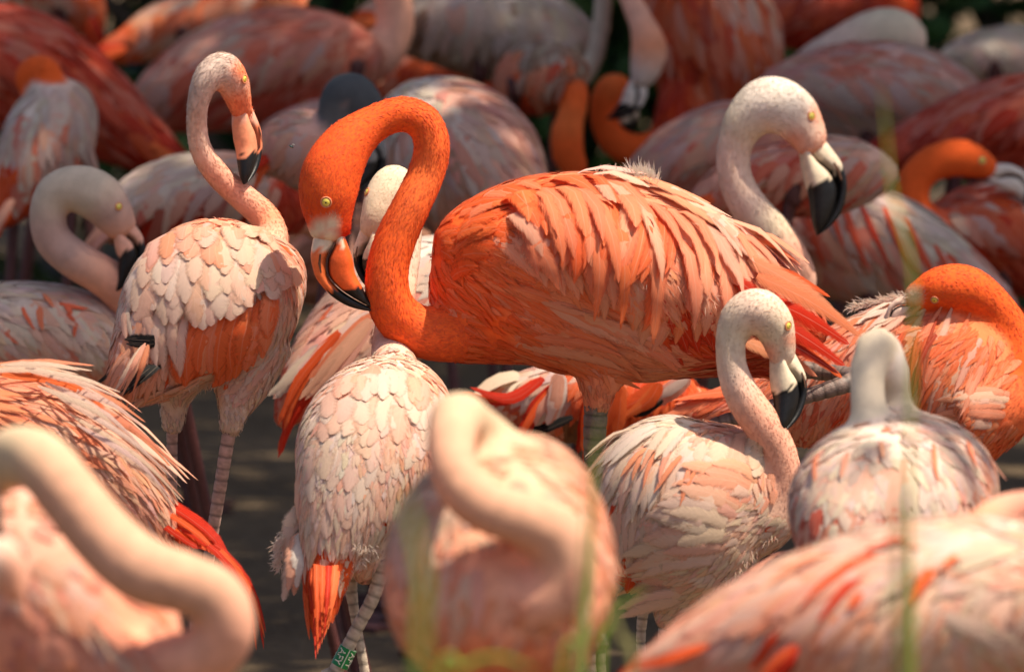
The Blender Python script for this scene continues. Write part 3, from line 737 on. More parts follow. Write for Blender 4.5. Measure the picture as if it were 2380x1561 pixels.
# ---- the pink bird on the left with its back turned
B = Bird('pale pink flamingo with its back turned, orange wing patch and black flight feathers', 10.05,
  torso=[(268, 908, -.06, 26, 30), (300, 875, -.055, 62, 60), (352, 822, -.04, 110, 100), (430, 742, -.02, 172, 160), (505, 695, 0, 190, 178), (570, 668, .03, 165, 160), (620, 640, .06, 100, 100), (640, 620, .1, 50, 50)],
  lat=(.5, -.75, .45),
  neck=[(560, 700, .06, 100), (610, 610, .10, 62), (632, 545, .13, 40), (610, 500, .14, 36), (560, 455, .14, 34), (505, 405, .13, 31), (468, 350, .12, 28), (457, 290, .11, 26), (462, 232, .10, 28), (482, 180, .10, 35), (517, 160, .11, 42), (542, 195, .12, 40), (556, 238, .13, 31), (566, 272, .14, 25)],
  ctrl=[(560, 560, .1, 1, 44, 14, 'PCH PNK PAL SAL'), (450, 570, -.3, 1, 48, 15, 'PAL PNK PCH'), (640, 620, .1, 1, 44, 13, 'PNK PAL SAL'), (340, 640, -.25, 1, 62, 17, 'PAL WHT PNK'), (430, 680, -.1, 1, 70, 17, 'WHT PAL PNK'), (560, 680, .0, 1, 66, 15, 'WHT PAL PAL'), (650, 700, -.2, 1, 50, 13, 'PNK PAL WHT'), (540, 800, -.3, 1, 60, 13, 'OR HOT'), (470, 830, -.3, 1, 60, 13, 'HOT OR'), (600, 740, -.2, 1, 60, 13, 'HOT OR'), (640, 800, -.6, .6, 50, 12, 'PAL PNK WHT'), (370, 800, -.4, .9, 60, 13, 'PNK PAL PCH'), (480, 900, -.7, .5, 44, 11, 'PAL PNK WHT'), (590, 890, -.3, .9, 36, 9, 'PAL WHT PNK'), (310, 880, -.6, .7, 60, 12, 'PCH PNK'), (400, 950, 0, 1, 20, 6, 'PAL WHT'), (540, 960, 0, 1, 20, 6, 'PAL WHT')],
  neck_col=['PNK', 'PNK', 'PCH', 'PNK', 'PNK', 'PAL', 'LGR', 'LGR', 'LGR', 'PCH', 'SAL'], cols=[(565, 165, 'SAL', 30), (560, 250, 'SAL', 30)],
  voxel=0.005, sharp=True, leg_col='PNL', field=dict(n=2300, lift=.06), fuzz=dict(n=22000, length=11, width=1.2, lift=.25, thigh=True),
  head=dict(at=(566, 266, .14), f=(.20, 1, .1), u=(.42, 0, .9), kind='deep', s=.84, eye=(568, 184), er=9, pal=('PNK', 'SAL', 'PCH'), black=0.47, stretch=1.05),
  blob=[[(570, 800, -.0, 110), (560, 890, -.01, 70), (545, 950, -.02, 38), (535, 1003, -.02, 24)], [(420, 850, .03, 80), (405, 930, .03, 36), (402, 975, .03, 29), (402, 1000, .03, 22)]],
  legs=[[(540, 980, -.02, 18), (530, 1020, -.02, 17), (512, 1130, -.02, 16), (493, 1245, -.02, 15), (480, 1330, -.02, 14)], [(402, 975, .03, 15), (400, 1010, .03, 14), (400, 1090, .03, 13), (400, 1200, .03, 13)]])
FR(B, [(470, 735), (540, 720), (600, 690), (640, 660)], [(425, 868), (500, 866), (560, 845), (615, 775)], 26, 13, 'HOT HOT OR PCH', jit=7, bow=.03, layer=.030, shape='quill')
FR(B, [(330, 600), (420, 590), (520, 590), (600, 600), (655, 620)], [(325, 715), (420, 738), (520, 730), (590, 700), (668, 665)], 28, 16, 'WHT PAL PAL PNK', jit=8, bow=.0, layer=.036, shape='round')
FR(B, [(350, 570), (440, 550), (540, 555), (620, 570)], [(310, 680), (420, 690), (530, 690), (640, 650)], 24, 15, 'PAL WHT PNK PAL', jit=10, layer=.038, shape='round')
FR(B, [(400, 545), (480, 532), (560, 532), (620, 550)], [(350, 620), (460, 630), (560, 635), (650, 620)], 24, 13, 'PCH PNK PAL PNK PAL', jit=12, layer=.040, shape='round', tipc='SAL PCH PAL')
FR(B, [(440, 535), (520, 528), (590, 535)], [(420, 580), (520, 585), (620, 580)], 18, 12, 'PCH PAL PNK', jit=9, layer=.042, shape='round')
FR(B, [(300, 680), (350, 690), (410, 700)], [(300, 760), (345, 800), (400, 790)], 14, 15, 'PAL WHT PNK', jit=9, layer=.008, shape='round')
FR(B, [(380, 730), (430, 740)], [(375, 890), (420, 872)], 8, 15, 'PNK PAL PCH', jit=8, layer=.010)
FR(B, [(672, 730), (650, 790), (625, 840)], [(575, 765), (545, 805), (545, 845)], 13, 16, 'PAL PNK WHT', jit=8, bow=.08, layer=.006, shape='plume')
FR(B, [(560, 860), (500, 880)], [(450, 880), (400, 920)], 12, 12, 'PAL WHT PNK', jit=12, layer=.004, shape='plume')
FR(B, [(640, 820), (600, 880)], [(580, 900), (540, 940)], 12, 12, 'PAL WHT PNK', jit=12, layer=.004, shape='plume')
FR(B, [(312, 690), (370, 700), (430, 720)], [(318, 800), (365, 835), (415, 850)], 14, 13, 'PAL PNK WHT PCH', jit=9, layer=.022)
FR(B, [(310, 740), (350, 760), (400, 770)], [(290, 850), (310, 890), (370, 890)], 14, 11, 'PNK PCH PAL', jit=10, layer=.016)
QL(B, [(425, 805, -.03), (350, 855, -.10), (276, 918, -.09)], 13, 'BLK', n=5, spread=8, shape='lance')
QL(B, [(300, 830, -.05), (262, 860, -.07), (228, 888, -.05)], 10, 'BLK', n=2, spread=3, shape='lance')
FR(B, [(392, 785), (385, 800)], [(322, 790), (318, 805)], 4, 10, 'BLK', jit=4, layer=.03)
FR(B, [(335, 775), (370, 785), (400, 800)], [(262, 905), (285, 930), (330, 915)], 14, 9, 'PNK PCH PAL SAL', jit=10, layer=.020)
QL(B, [(335, 800, -.10), (300, 860, -.125), (262, 925, -.10)], 8, 'PCH PNK PAL', n=5, spread=10, shape='lance')
QL(B, [(300, 700, -.02), (296, 760, -.03), (300, 810, -.02)], 10, 'HOT OR')
FR(B, [(490, 868), (460, 895), (420, 910)], [(350, 915), (310, 935), (290, 945)], 14, 9, 'PNK PAL PCH', jit=9, layer=.012)
TF(B, base=[(430, 890), (480, 890), (540, 870)], direction=(-.6, .7), n=320, length=20, width=.8, spread=.5, c='WHT PAL', name='fluff')
TF(B, base=[(560, 770), (550, 830), (600, 760)], direction=(-.8, -.2), n=70, length=26, width=1.2, spread=.4, c='WHT PAL', name='fluff')

# ---- the banded bird below the big one
Cb = Bird('pale pink flamingo seen from behind, orange tail, green leg band below', 9.75,
  torso=[(748, 1430, -.10, 24, 30), (765, 1310, -.09, 52, 66), (805, 1190, -.07, 105, 118), (850, 1070, -.03, 152, 168), (892, 980, .03, 150, 165), (915, 925, .10, 105, 120), (920, 890, .15, 55, 60)],
  lat=(.85, .5, .1),
  neck=[(910, 960, .06, 110), (915, 880, .16, 62), (912, 800, .24, 50), (918, 730, .30, 44), (932, 660, .34, 40), (945, 580, .36, 36), (950, 500, .37, 34), (940, 440, .37, 36), (915, 425, .37, 46), (893, 455, .36, 47), (874, 505, .35, 40), (862, 545, .35, 30)],
  ctrl=[(900, 860, 0, 1, 40, 12, 'PAL PNK WHT'), (820, 920, -.2, 1, 46, 13, 'PAL WHT WHT PCH'), (980, 920, .1, 1, 46, 13, 'PNK PAL PCH'), (760, 1050, -.15, 1, 60, 15, 'WHT PAL'), (880, 1040, -.1, 1, 62, 15, 'WHT PAL PNK PCH'), (1000, 1000, 0, 1, 60, 14, 'PAL PCH PNK'), (740, 1180, -.05, 1, 75, 14, 'WHT PAL PNK'), (850, 1180, -.1, 1, 75, 14, 'PAL WHT PNK'), (890, 1270, -.4, .7, 30, 9, 'PAL WHT'), (740, 1350, .05, 1, 70, 12, 'OR RED'), (840, 1320, -.2, .6, 26, 8, 'PAL PNK')],
  neck_col=['PNK', 'PNK', 'PNK', 'PAL', 'CRM', 'CRM', 'CRM', 'CRM'], voxel=0.005, sharp=True, leg_col='TAU',
  field=dict(n=2000, lift=.06), fuzz=dict(n=12000, length=10, width=1.2, lift=.2),
  head=dict(at=(860, 545, .35), f=(-.12, 1), u=(-.8, 0, .6), kind='deep', s=.80, eye=(853, 446), er=9, pal=('CRM', 'CRM', 'CRM'), black=0.30),
  blob=[[(850, 1230, -.02, 90), (850, 1310, -.02, 45), (850, 1345, -.02, 25)]],
  legs=[[(825, 1320, .0, 20), (815, 1350, .0, 17), (825, 1430, 0, 12), (848, 1561, 0, 12), (860, 1640, 0, 11)], [(890, 1300, -.03, 19), (870, 1380, -.03, 17), (832, 1455, -.03, 16), (800, 1520, -.03, 17), (775, 1570, -.03, 18), (760, 1610, -.03, 15)]])
FR(Cb, [(712, 1200), (740, 1220), (790, 1240)], [(728, 1480), (745, 1500), (780, 1400)], 12, 15, 'OR RED OR HOT', jit=7, bow=.0, layer=.002, shape='quill')
for k in range(13):
    e = k / 12; ln = random.uniform(0, 1)
    QL(Cb, [(724 + 66 * e, 1165, .01), (727 + 54 * e, 1345, -.126 - .006 * (k % 3)), (734 + 28 * e, 1532 - 70 * e - 30 * ln * (k % 2), -.125)], 10, 'OR RED HOT OR', shape='lance')
FR(Cb, [(850, 1160), (900, 1170)], [(840, 1255), (895, 1245)], 9, 13, 'OR HOT RED', jit=5, layer=.002, shape='quill')
FR(Cb, [(712, 1060), (780, 1060), (850, 1070), (920, 1060)], [(712, 1245), (770, 1260), (850, 1235), (905, 1190)], 24, 16, 'WHT PAL PNK PAL', jit=13, layer=.006, shape='quill', stretch=(.75, 1.2))
FR(Cb, [(730, 980), (820, 970), (920, 970), (1000, 980)], [(715, 1110), (800, 1120), (900, 1110), (980, 1060)], 26, 14, 'WHT PAL PAL PNK', jit=16, layer=.008, shape='round', stretch=(.7, 1.35))
FR(Cb, [(770, 910), (860, 890), (950, 890), (1020, 920)], [(745, 1010), (840, 1010), (940, 1010), (1010, 1000)], 26, 13, 'WHT PAL PAL PNK', jit=16, layer=.010, shape='round', stretch=(.7, 1.35))
FR(Cb, [(820, 862), (900, 845), (980, 870)], [(790, 930), (890, 925), (980, 940)], 20, 12, 'PAL PNK WHT PCH', jit=10, layer=.012, shape='round')
QL(Cb, [(700, 1180, -.06), (678, 1230, -.08), (668, 1300, -.07)], 20, 'PAL WHT', n=3, spread=8)
QL(Cb, [(700, 1240, -.06), (685, 1310, -.09), (672, 1385, -.08)], 20, 'PNK PAL WHT', n=4, spread=9, shape='round')
TF(Cb, base=[(660, 1240), (650, 1280), (650, 1320)], direction=(-.7, .3), n=300, length=20, width=.75, spread=.5, c='WHT PAL', dy=-.07, name='fluff')
TF(Cb, base=[(820, 1260), (880, 1270), (830, 1310)], direction=(-.2, .9), n=420, length=20, width=.75, spread=.5, c='WHT PAL', name='fluff')

# ---- shaggy plumes at the left edge
F = Bird('pale peach flamingo with long shaggy back plumes and a drooping red tail', 9.75,
  torso=[(-230, 1080, .0, 90), (-120, 1060, 0, 170), (30, 1050, 0, 200), (160, 1090, 0, 180), (260, 1150, 0, 130), (350, 1220, 0, 75), (420, 1300, 0, 30)],
  neck=[(-120, 1080, 0, 120), (-260, 1040, .05, 70), (-330, 940, .05, 52), (-330, 820, .05, 46), (-280, 740, .05, 46), (-220, 740, .05, 52), (-190, 800, .05, 38)],
  ctrl=[(0, 880, .95, .1, 130, 12, 'PCH SAL PNK'), (120, 900, .9, .4, 140, 12, 'PAL PCH PNK'), (250, 1000, .75, .65, 140, 12, 'PNK PAL PCH'), (330, 1130, .6, .8, 120, 12, 'PNK PAL SAL'), (0, 1000, .8, .5, 110, 13, 'SAL PCH'), (380, 1250, .6, .8, 90, 10, 'RED OR')],
  neck_col=['PNK', 'PNK'], voxel=.007, sharp=True, field=dict(n=1500, lift=.09), leg_col='MAU',
  head=dict(at=(-185, 830, .05), f=(.3, 1), u=(.9, -.2), s=.85, eye=(-200, 770), pal=('CRM', 'CRM', 'CRM'), black=.4))
FR(F, [(-40, 850), (60, 855), (140, 890), (180, 960)], [(180, 880), (270, 960), (340, 1040), (400, 1140)], 40, 10, 'PCH PNK PAL PAL', jit=16, bow=-.08, layer=.008, lift=.05)
FR(F, [(-60, 900), (60, 950), (160, 1020)], [(160, 1000), (280, 1100), (390, 1200)], 40, 10, 'PCH PAL PNK PAL', jit=18, bow=-.08, layer=.005, lift=.05)
FR(F, [(-40, 960), (60, 1060), (200, 1100)], [(120, 1080), (250, 1190), (400, 1260)], 30, 11, 'PCH SAL PNK PAL', jit=18, bow=-.08, layer=.004, lift=.04)
for (x0, y0, x1, y1, x2, y2, c) in ((0, 848, 110, 848, 215, 862, 'PCH'), (30, 850, 160, 880, 275, 945, 'SAL'), (60, 870, 220, 930, 330, 1012, 'PAL'), (110, 890, 260, 970, 365, 1068, 'PNK'), (150, 920, 300, 990, 428, 1112, 'PCH'), (130, 920, 290, 1020, 400, 1120, 'PAL'), (0, 870, 150, 890, 250, 960, 'HOT'), (-10, 860, 80, 858, 170, 880, 'PNK'), (160, 960, 320, 1060, 425, 1165, 'PNK'), (90, 900, 220, 960, 300, 1030, 'PAL'), (180, 990, 320, 1080, 410, 1185, 'PAL'), (60, 860, 190, 890, 290, 930, 'PAL'), (120, 885, 260, 930, 345, 985, 'PCH')):
    QL(F, [(x0, y0, -.08), (x1, y1, -.10), (x2, y2, -.06)], 8.5, c + ' PAL', n=2, spread=9, dspread=.05, shape='lance')
for k in range(18):
    e = random.random()
    QL(F, [(290 + 60 * e, 1130 + 30 * (1 - e), .05), (430 + 60 * e, 1220 + 40 * (1 - e), -.03), (470 + 90 * e, 1270 + 60 * e, -.02)], 9, 'RED OR OR HOT', dy=random.uniform(-.03, .03))
QL(F, [(340, 1175, .04), (500, 1270, -.05), (580, 1370, -.05), (612, 1478, -.04)], 9, 'OR RED', n=3, spread=5)
QL(F, [(360, 1185, .04), (520, 1290, -.03), (585, 1400, -.03), (605, 1510, -.02)], 8, 'OR RED', n=2, spread=4)

# ---- the pink bird with the S neck, right of the middle
G = Bird('pale pink flamingo with S-curved neck and black bill tip beside the big orange bird', 9.72,
  torso=[(1375, 1275, 0, 40), (1440, 1250, 0, 140), (1530, 1205, 0, 222, 185), (1630, 1180, 0, 222, 190), (1715, 1155, 0, 176, 160), (1775, 1150, 0, 130, 125), (1815, 1160, 0, 80, 90)],
  neck=[(1700, 1200, 0, 120), (1780, 1200, -.02, 78), (1822, 1140, -.03, 48), (1812, 1065, -.035, 45), (1782, 1000, -.04, 46), (1742, 945, -.04, 45), (1712, 890, -.04, 40), (1699, 835, -.04, 36), (1700, 780, -.04, 38), (1722, 735, -.04, 47), (1760, 722, -.04, 54), (1795, 750, -.035, 51), (1812, 795, -.03, 42), (1820, 840, -.025, 33)],
  ctrl=[(1420, 1010, -.8, .6, 60, 12, 'PAL WHT TAU'), (1560, 985, -.7, .7, 54, 12, 'WHT PAL CRM'), (1700, 1000, -.3, .9, 46, 12, 'PCH PAL PNK'), (1380, 1090, -.7, .7, 66, 12, 'CRM PAL WHT'), (1500, 1090, -.5, .9, 66, 13, 'PAL WHT TAU SAL'), (1620, 1100, -.2, 1, 60, 13, 'WHT CRM PAL'), (1760, 1080, -.1, 1, 44, 12, 'PAL PNK PCH'), (1450, 1230, -.1, 1, 80, 12, 'PNK PAL TAU'), (1600, 1200, -.9, .1, 66, 14, 'PAL PNK'), (1740, 1200, -.9, .2, 40, 11, 'PAL PNK CRM'), (1540, 1320, -.9, .3, 70, 14, 'PAL PNK CRM'), (1700, 1290, -.7, .6, 40, 10, 'CRM PAL PNK'), (1580, 1410, -.6, .6, 40, 10, 'PAL PNK CRM'), (1440, 1310, 0, 1, 70, 12, 'OR RED')],
  neck_col=['PNK', 'PNK', 'PNK', 'PNK', 'PAL', 'CRM', 'PAL', 'CRM', 'PAL'], cols=[(1838, 790, 'PNK', 22), (1785, 820, 'PNK', 26)], voxel=.005, sharp=True, leg_col='TAU',
  field=dict(n=2400, lift=.06), fuzz=dict(n=20000, length=10, width=1.2, lift=.2),
  head=dict(at=(1822, 838, -.025), f=(.26, 1, .05), u=(.66, 0, .75), kind='deep', s=.96, eye=(1832, 757), er=9.5, pal=('CRM', 'CRM', 'CRM'), black=0.27, stretch=.92),
  blob=[[(1590, 1330, -.02, 120), (1570, 1400, -.02, 60), (1550, 1450, -.02, 28)]],
  legs=[[(1552, 1430, -.02, 22), (1545, 1480, -.02, 17), (1538, 1561, -.02, 16), (1530, 1640, -.02, 15)], [(1500, 1380, .04, 16), (1490, 1470, .04, 12), (1492, 1561, .04, 12), (1492, 1640, .04, 12)]])
FR(G, [(1430, 1200), (1450, 1190)], [(1435, 1330), (1465, 1350)], 8, 14, 'OR RED', jit=6, layer=.004, shape='quill')
FR(G, [(1450, 1130), (1500, 1120), (1560, 1110)], [(1440, 1290), (1480, 1310), (1540, 1280)], 18, 13, 'PNK PAL TAU PAL', jit=10, layer=.007)
FR(G, [(1440, 1020), (1500, 1020), (1580, 1020), (1660, 1020)], [(1370, 1110), (1430, 1170), (1520, 1190), (1630, 1180)], 28, 13, 'PAL WHT CRM PNK PAL', jit=12, bow=.05, layer=.009)
FR(G, [(1450, 990), (1540, 975), (1620, 975)], [(1345, 1080), (1420, 1090), (1520, 1090)], 22, 12, 'WHT PAL TAU PAL CRM', jit=12, bow=.06, layer=.012)
FR(G, [(1560, 985), (1640, 980), (1720, 1000), (1770, 1030)], [(1530, 1080), (1610, 1130), (1700, 1110), (1770, 1110)], 24, 13, 'CRM WHT PAL PCH', jit=10, bow=.03, layer=.011, shape='round')
FR(G, [(1500, 1030), (1560, 1040), (1640, 1060)], [(1455, 1130), (1520, 1140), (1600, 1160)], 8, 5, 'SAL PCH PNK', jit=12, layer=.014)
FR(G, [(1770, 1130), (1760, 1170), (1740, 1220)], [(1640, 1100), (1590, 1120), (1560, 1170)], 14, 17, 'PAL PNK PCH', jit=10, bow=.10, layer=.010, shape='plume', lift=.07)
FR(G, [(1720, 1200), (1700, 1250)], [(1540, 1160), (1520, 1210)], 10, 18, 'PAL PNK CRM', jit=10, bow=.10, layer=.012, shape='plume', lift=.08)
FR(G, [(1710, 1250), (1680, 1310)], [(1530, 1260), (1460, 1340)], 12, 18, 'PAL PNK CRM', jit=12, bow=.08, layer=.010, shape='plume')
FR(G, [(1640, 1330), (1640, 1380)], [(1450, 1350), (1450, 1420)], 12, 17, 'PNK PAL PAL', jit=12, bow=.06, layer=.006, shape='plume')
TF(G, base=[(1800, 1240), (1740, 1290), (1680, 1360), (1640, 1410)], direction=(-.5, .7), n=700, length=18, width=.8, spread=.45, c='CRM PAL PNK PAL', name='fluff')

# ---- sleeping orange bird at the right
H = Bird('sleeping orange flamingo, bill buried in its streaked orange and pink back', 10.35,
  torso=[(2360, 960, 0, 90, 90), (2310, 920, 0, 165, 150), (2220, 895, 0, 205, 190), (2110, 885, 0, 188, 180), (1980, 900, 0, 152, 150), (1850, 930, 0, 105, 110), (1720, 955, 0, 60, 70), (1590, 960, 0, 25, 30)],
  neck=[(2260, 960, -.05, 130), (2350, 930, -.06, 80), (2388, 860, -.05, 50), (2362, 785, -.03, 46), (2310, 715, -.03, 48), (2250, 672, -.04, 55), (2190, 668, -.05, 52), (2140, 685, -.05, 38), (2110, 700, -.05, 27)],
  ctrl=[(2050, 725, -.9, .3, 70, 10, 'PAL WHT SAL'), (2150, 730, -.8, .5, 80, 10, 'HOT SAL PAL OR'), (2280, 760, -.6, .7, 80, 11, 'HOT PCH OR'), (2000, 800, -.5, .85, 90, 10, 'SAL PNK OR'), (2150, 850, -.45, .9, 100, 10, 'HOT OR PCH'), (2280, 880, -.5, .8, 80, 11, 'PCH HOT SAL'), (2340, 980, -.6, .6, 40, 9, 'HOT PCH OR'), (2200, 980, -.8, .4, 70, 11, 'PCH PNK SAL'), (1900, 980, -.4, .9, 100, 13, 'PNK SAL RED'), (2100, 1050, -.8, .5, 60, 10, 'HOT RED'), (1700, 940, -.9, .4, 110, 13, 'SAL PNK OR RED'), (2330, 1050, -.5, .5, 30, 8, 'OR SAL HOT')],
  neck_col=['HOT', 'OR', 'OR', 'OR', 'OR', 'OR', 'OR'], cols=[(2120, 690, 'PAL', 26)], voxel=.006, sharp=True, leg_col='MAU',
  field=dict(n=2400, lift=.06), fuzz=dict(n=18000, length=12, width=1.3, lift=.2),
  head=dict(at=(2112, 700, -.05), f=(-1, .55), u=(-.15, -1), s=.45, eye=(2172, 697), er=8, pal=('PAL', 'PAL', 'PAL'), black=1.1, nostril=False))
FR(H, [(2040, 720), (2130, 720), (2230, 730), (2310, 780)], [(1960, 800), (2030, 900), (2120, 950), (2230, 960)], 34, 10, 'HOT OR SAL PAL PCH', jit=12, bow=.05, layer=.008)
FR(H, [(2090, 740), (2200, 750)], [(2030, 900), (2150, 920)], 18, 5, 'BRN DRED OR', jit=16, bow=.05, layer=.011)
FR(H, [(2010, 760), (2120, 800), (2250, 820)], [(1980, 900), (2080, 1000), (2200, 1000)], 28, 11, 'OR HOT SAL PNK PAL', jit=12, bow=.04, layer=.006)
FR(H, [(2010, 715), (2080, 708), (2160, 706)], [(1960, 735), (1990, 760), (2060, 770)], 20, 9, 'PAL WHT PNK', jit=8, bow=.03, layer=.012)
FR(H, [(2360, 920), (2340, 980), (2310, 1030)], [(2210, 920), (2180, 970), (2150, 1020)], 24, 11, 'PCH PNK SAL PAL', jit=10, bow=.07, layer=.007)
FR(H, [(1960, 880), (1880, 900), (1800, 910)], [(1930, 1010), (1850, 1020), (1770, 960)], 26, 13, 'PNK SAL PAL RED', jit=10, bow=.03, layer=.006, shape='plume')
FR(H, [(1780, 900), (1700, 920)], [(1600, 940), (1560, 960)], 16, 13, 'SAL OR PNK RED', jit=12, bow=.03, layer=.006)
FR(H, [(2000, 980), (2150, 1020)], [(1900, 1060), (2050, 1080)], 16, 12, 'RED OR HOT', jit=12, layer=.004)
TF(H, base=[(1980, 715), (2060, 700), (2110, 690)], direction=(-.9, -.2), n=240, length=24, width=.8, spread=.3, c='WHT PAL', name='fluff')

# ================================================================== blurred birds in front
D = Bird('pale pink flamingo facing us with its neck coiled on its chest', 7.9,
  torso=[(1165, 1470, -.16, 130, 150), (1160, 1400, -.10, 235, 245), (1160, 1340, -.02, 285, 272), (1172, 1270, .08, 262, 252), (1195, 1180, .2, 190, 195), (1205, 1130, .3, 110, 110), (1205, 1110, .36, 40, 40)],
  lat=(1, .1, 0),
  neck=[(1150, 1240, -.08, 60), (1136, 1312, -.13, 62), (1172, 1384, -.155, 64), (1248, 1400, -.17, 68), (1314, 1342, -.172, 72), (1306, 1256, -.175, 72), (1232, 1210, -.18, 68), (1150, 1186, -.185, 63), (1078, 1140, -.185, 60), (1050, 1070, -.17, 58), (1052, 1000, -.13, 62), (1066, 972, -.05, 66), (1105, 995, .04, 60), (1150, 1040, .10, 66), (1180, 1085, .10, 60)],
  ctrl=[(940, 1120, -.1, 1, 60, 18, 'TAU PEA'), (1200, 1080, .1, 1, 60, 18, 'CRD PEA PNK'), (1380, 1150, .3, 1, 70, 18, 'PEA PNK SAL'), (1160, 1400, 0, 1, 40, 12, 'PNK PCH'), (950, 1400, 0, 1, 40, 12, 'PNK PCH PAL'), (1150, 1550, 0, 1, 40, 12, 'PCH SAL')],
  neck_col=['PEA', 'PEA', 'PNK', 'PEA', 'PEA', 'PEA', 'PEA', 'CRD', 'CRD', 'CRD'], field=dict(n=1300, lift=.05), leg_col='MAU')
FR(D, [(930, 1120), (960, 1200)], [(900, 1300), (960, 1400)], 14, 14, 'LGR PNK PAL', jit=14, layer=.004)
FR(D, [(1000, 1260), (1100, 1300)], [(980, 1460), (1090, 1480)], 16, 13, 'PNK PCH PAL', jit=20, layer=.003)
FR(D, [(1380, 1250), (1400, 1330)], [(1330, 1480), (1380, 1530)], 12, 13, 'PNK PCH PAL', jit=16, layer=.003)
FR(D, [(1260, 1060), (1330, 1100)], [(1400, 1300), (1420, 1380)], 12, 14, 'PNK PAL PCH WHT', jit=14, layer=.004)

E = Bird('pale pink flamingo with its long neck looped low in front of shaggy plumes', 7.7,
  torso=[(-190, 1390, .1, 130), (-100, 1395, .06, 225, 210), (40, 1405, .02, 285, 250), (165, 1465, -.02, 275, 240), (275, 1545, -.04, 205, 190), (350, 1615, -.05, 110, 110)],
  neck=[(230, 1600, -.05, 120), (335, 1572, -.12, 94), (430, 1545, -.17, 80), (503, 1510, -.19, 70), (534, 1450, -.20, 64), (505, 1385, -.20, 68), (425, 1352, -.195, 74), (330, 1322, -.185, 80), (240, 1245, -.165, 78), (158, 1145, -.15, 75), (95, 1072, -.13, 73), (35, 1060, -.10, 74), (-10, 1100, -.08, 60), (-25, 1150, -.06, 44)],
  ctrl=[(0, 1300, .6, .8, 80, 18, 'PNK MAU PAL'), (150, 1450, .6, .8, 60, 16, 'PNK MAU'), (300, 1500, .5, .8, 60, 16, 'MAU PNK PCH'), (0, 1500, .2, 1, 50, 15, 'MAU PCH')],
  neck_col=['PCH', 'PNK', 'PNK', 'PNK', 'PEA', 'PEA', 'PEA', 'PEA', 'CRD', 'CRD', 'CRD'], field=dict(n=700, lift=.04), leg_col='MAU',
  head=dict(at=(-25, 1150, -.10), f=(-.2, 1), u=(-.9, -.2), s=.8, pal=('CRM', 'CRM', 'CRM'), black=.4))
FR(E, [(60, 1290), (200, 1380)], [(180, 1480), (380, 1560)], 16, 15, 'PNK PAL PCH', jit=20, layer=.004)

K = Bird('pale pink flamingo with mottled back and its neck folded double', 8.95,
  torso=[(1930, 1310, -.16, 40, 40), (1960, 1260, -.13, 120, 120), (2020, 1200, -.07, 185, 200), (2080, 1160, .02, 195, 235), (2110, 1110, .12, 160, 205), (2100, 1060, .20, 95, 120), (2090, 1030, .25, 45, 50)],
  lat=(1, .35, 0),
  neck=[(2090, 1090, .12, 90), (2088, 1010, .14, 46), (2078, 930, .11, 43), (2072, 860, .10, 43), (2054, 812, .10, 45), (2032, 806, .08, 46), (2018, 848, .07, 44), (2016, 910, .05, 43), (2018, 975, .03, 43), (2018, 1030, .02, 42)],
  ctrl=[(1900, 1120, -.2, 1, 60, 15, 'LGR WHT MAU'), (2050, 1060, -.1, 1, 60, 15, 'WHT LGR PAL'), (2200, 1060, .2, 1, 60, 15, 'WHT LGR PNK'), (1980, 1160, -.1, 1, 80, 16, 'WHT CRM PAL'), (2120, 1140, 0, 1, 80, 16, 'WHT PAL LGR'), (2280, 1120, .25, 1, 60, 14, 'WHT SAL PNK'), (1870, 1260, -.1, 1, 70, 13, 'ROS RED PNK'), (2000, 1240, 0, 1, 70, 14, 'SAL PNK WHT')],
  neck_col=['PNK', 'PAL', 'CRM', 'WHT', 'CRM', 'CRM', 'CRM', 'CRM', 'CRM'], field=dict(n=1300, lift=.05), leg_col='MAU')
FR(K, [(1930, 1060), (2020, 1040), (2150, 1040), (2260, 1070)], [(1880, 1200), (1980, 1200), (2140, 1200), (2300, 1160)], 30, 15, 'WHT PAL LGR PNK', jit=12, layer=.006, shape='quill')
FR(K, [(1890, 1140), (1990, 1150), (2080, 1140)], [(1865, 1290), (1960, 1280), (2080, 1270)], 20, 14, 'WHT PNK RED ROS PAL', jit=12, layer=.004)
FR(K, [(1900, 1050), (2230, 1010), (2290, 1060)], [(1880, 1130), (2260, 1110), (2320, 1130)], 9, 6, 'SAL PNK', jit=16, layer=.009)

Lb = Bird('pink flamingo with long orange streaks down its back beside a tall green stem', 7.8,
  torso=[(1440, 1600, 0, 30), (1560, 1560, 0, 85, 80), (1720, 1500, 0, 140, 130), (1920, 1455, 0, 190, 175), (2120, 1420, .02, 212, 195), (2300, 1390, .04, 200, 190), (2450, 1360, .05, 150, 150), (2540, 1340, .05, 80, 80)],
  neck=[(2400, 1400, .05, 130), (2520, 1340, .08, 80), (2540, 1250, .12, 60), (2480, 1195, .16, 54), (2400, 1185, .18, 54), (2320, 1205, .18, 56), (2250, 1250, .16, 50)],
  ctrl=[(1600, 1480, -.85, .5, 120, 16, 'PNK MAU PAL'), (1850, 1370, -.85, .45, 130, 16, 'PAL PNK'), (2100, 1280, -.9, .3, 120, 16, 'PAL LGR PNK'), (2300, 1280, -.9, .2, 90, 16, 'PAL WHT PCH'), (1900, 1480, -.6, .8, 120, 16, 'PNK PAL PCH'), (2150, 1430, -.5, .9, 90, 16, 'PAL PCH CRM'), (2300, 1480, .4, .9, 90, 16, 'PNK PAL'), (1520, 1540, -.8, .6, 110, 14, 'OR RED')],
  neck_col=['PNK', 'PNK', 'PNK', 'MAU', 'PNK', 'PCH'], field=dict(n=1100, lift=.04), leg_col='MAU')
FR(Lb, [(1980, 1330), (1860, 1390), (1700, 1450)], [(1720, 1440), (1600, 1510), (1490, 1560)], 30, 15, 'PNK PAL MAU PNK', jit=14, bow=.06, layer=.006)
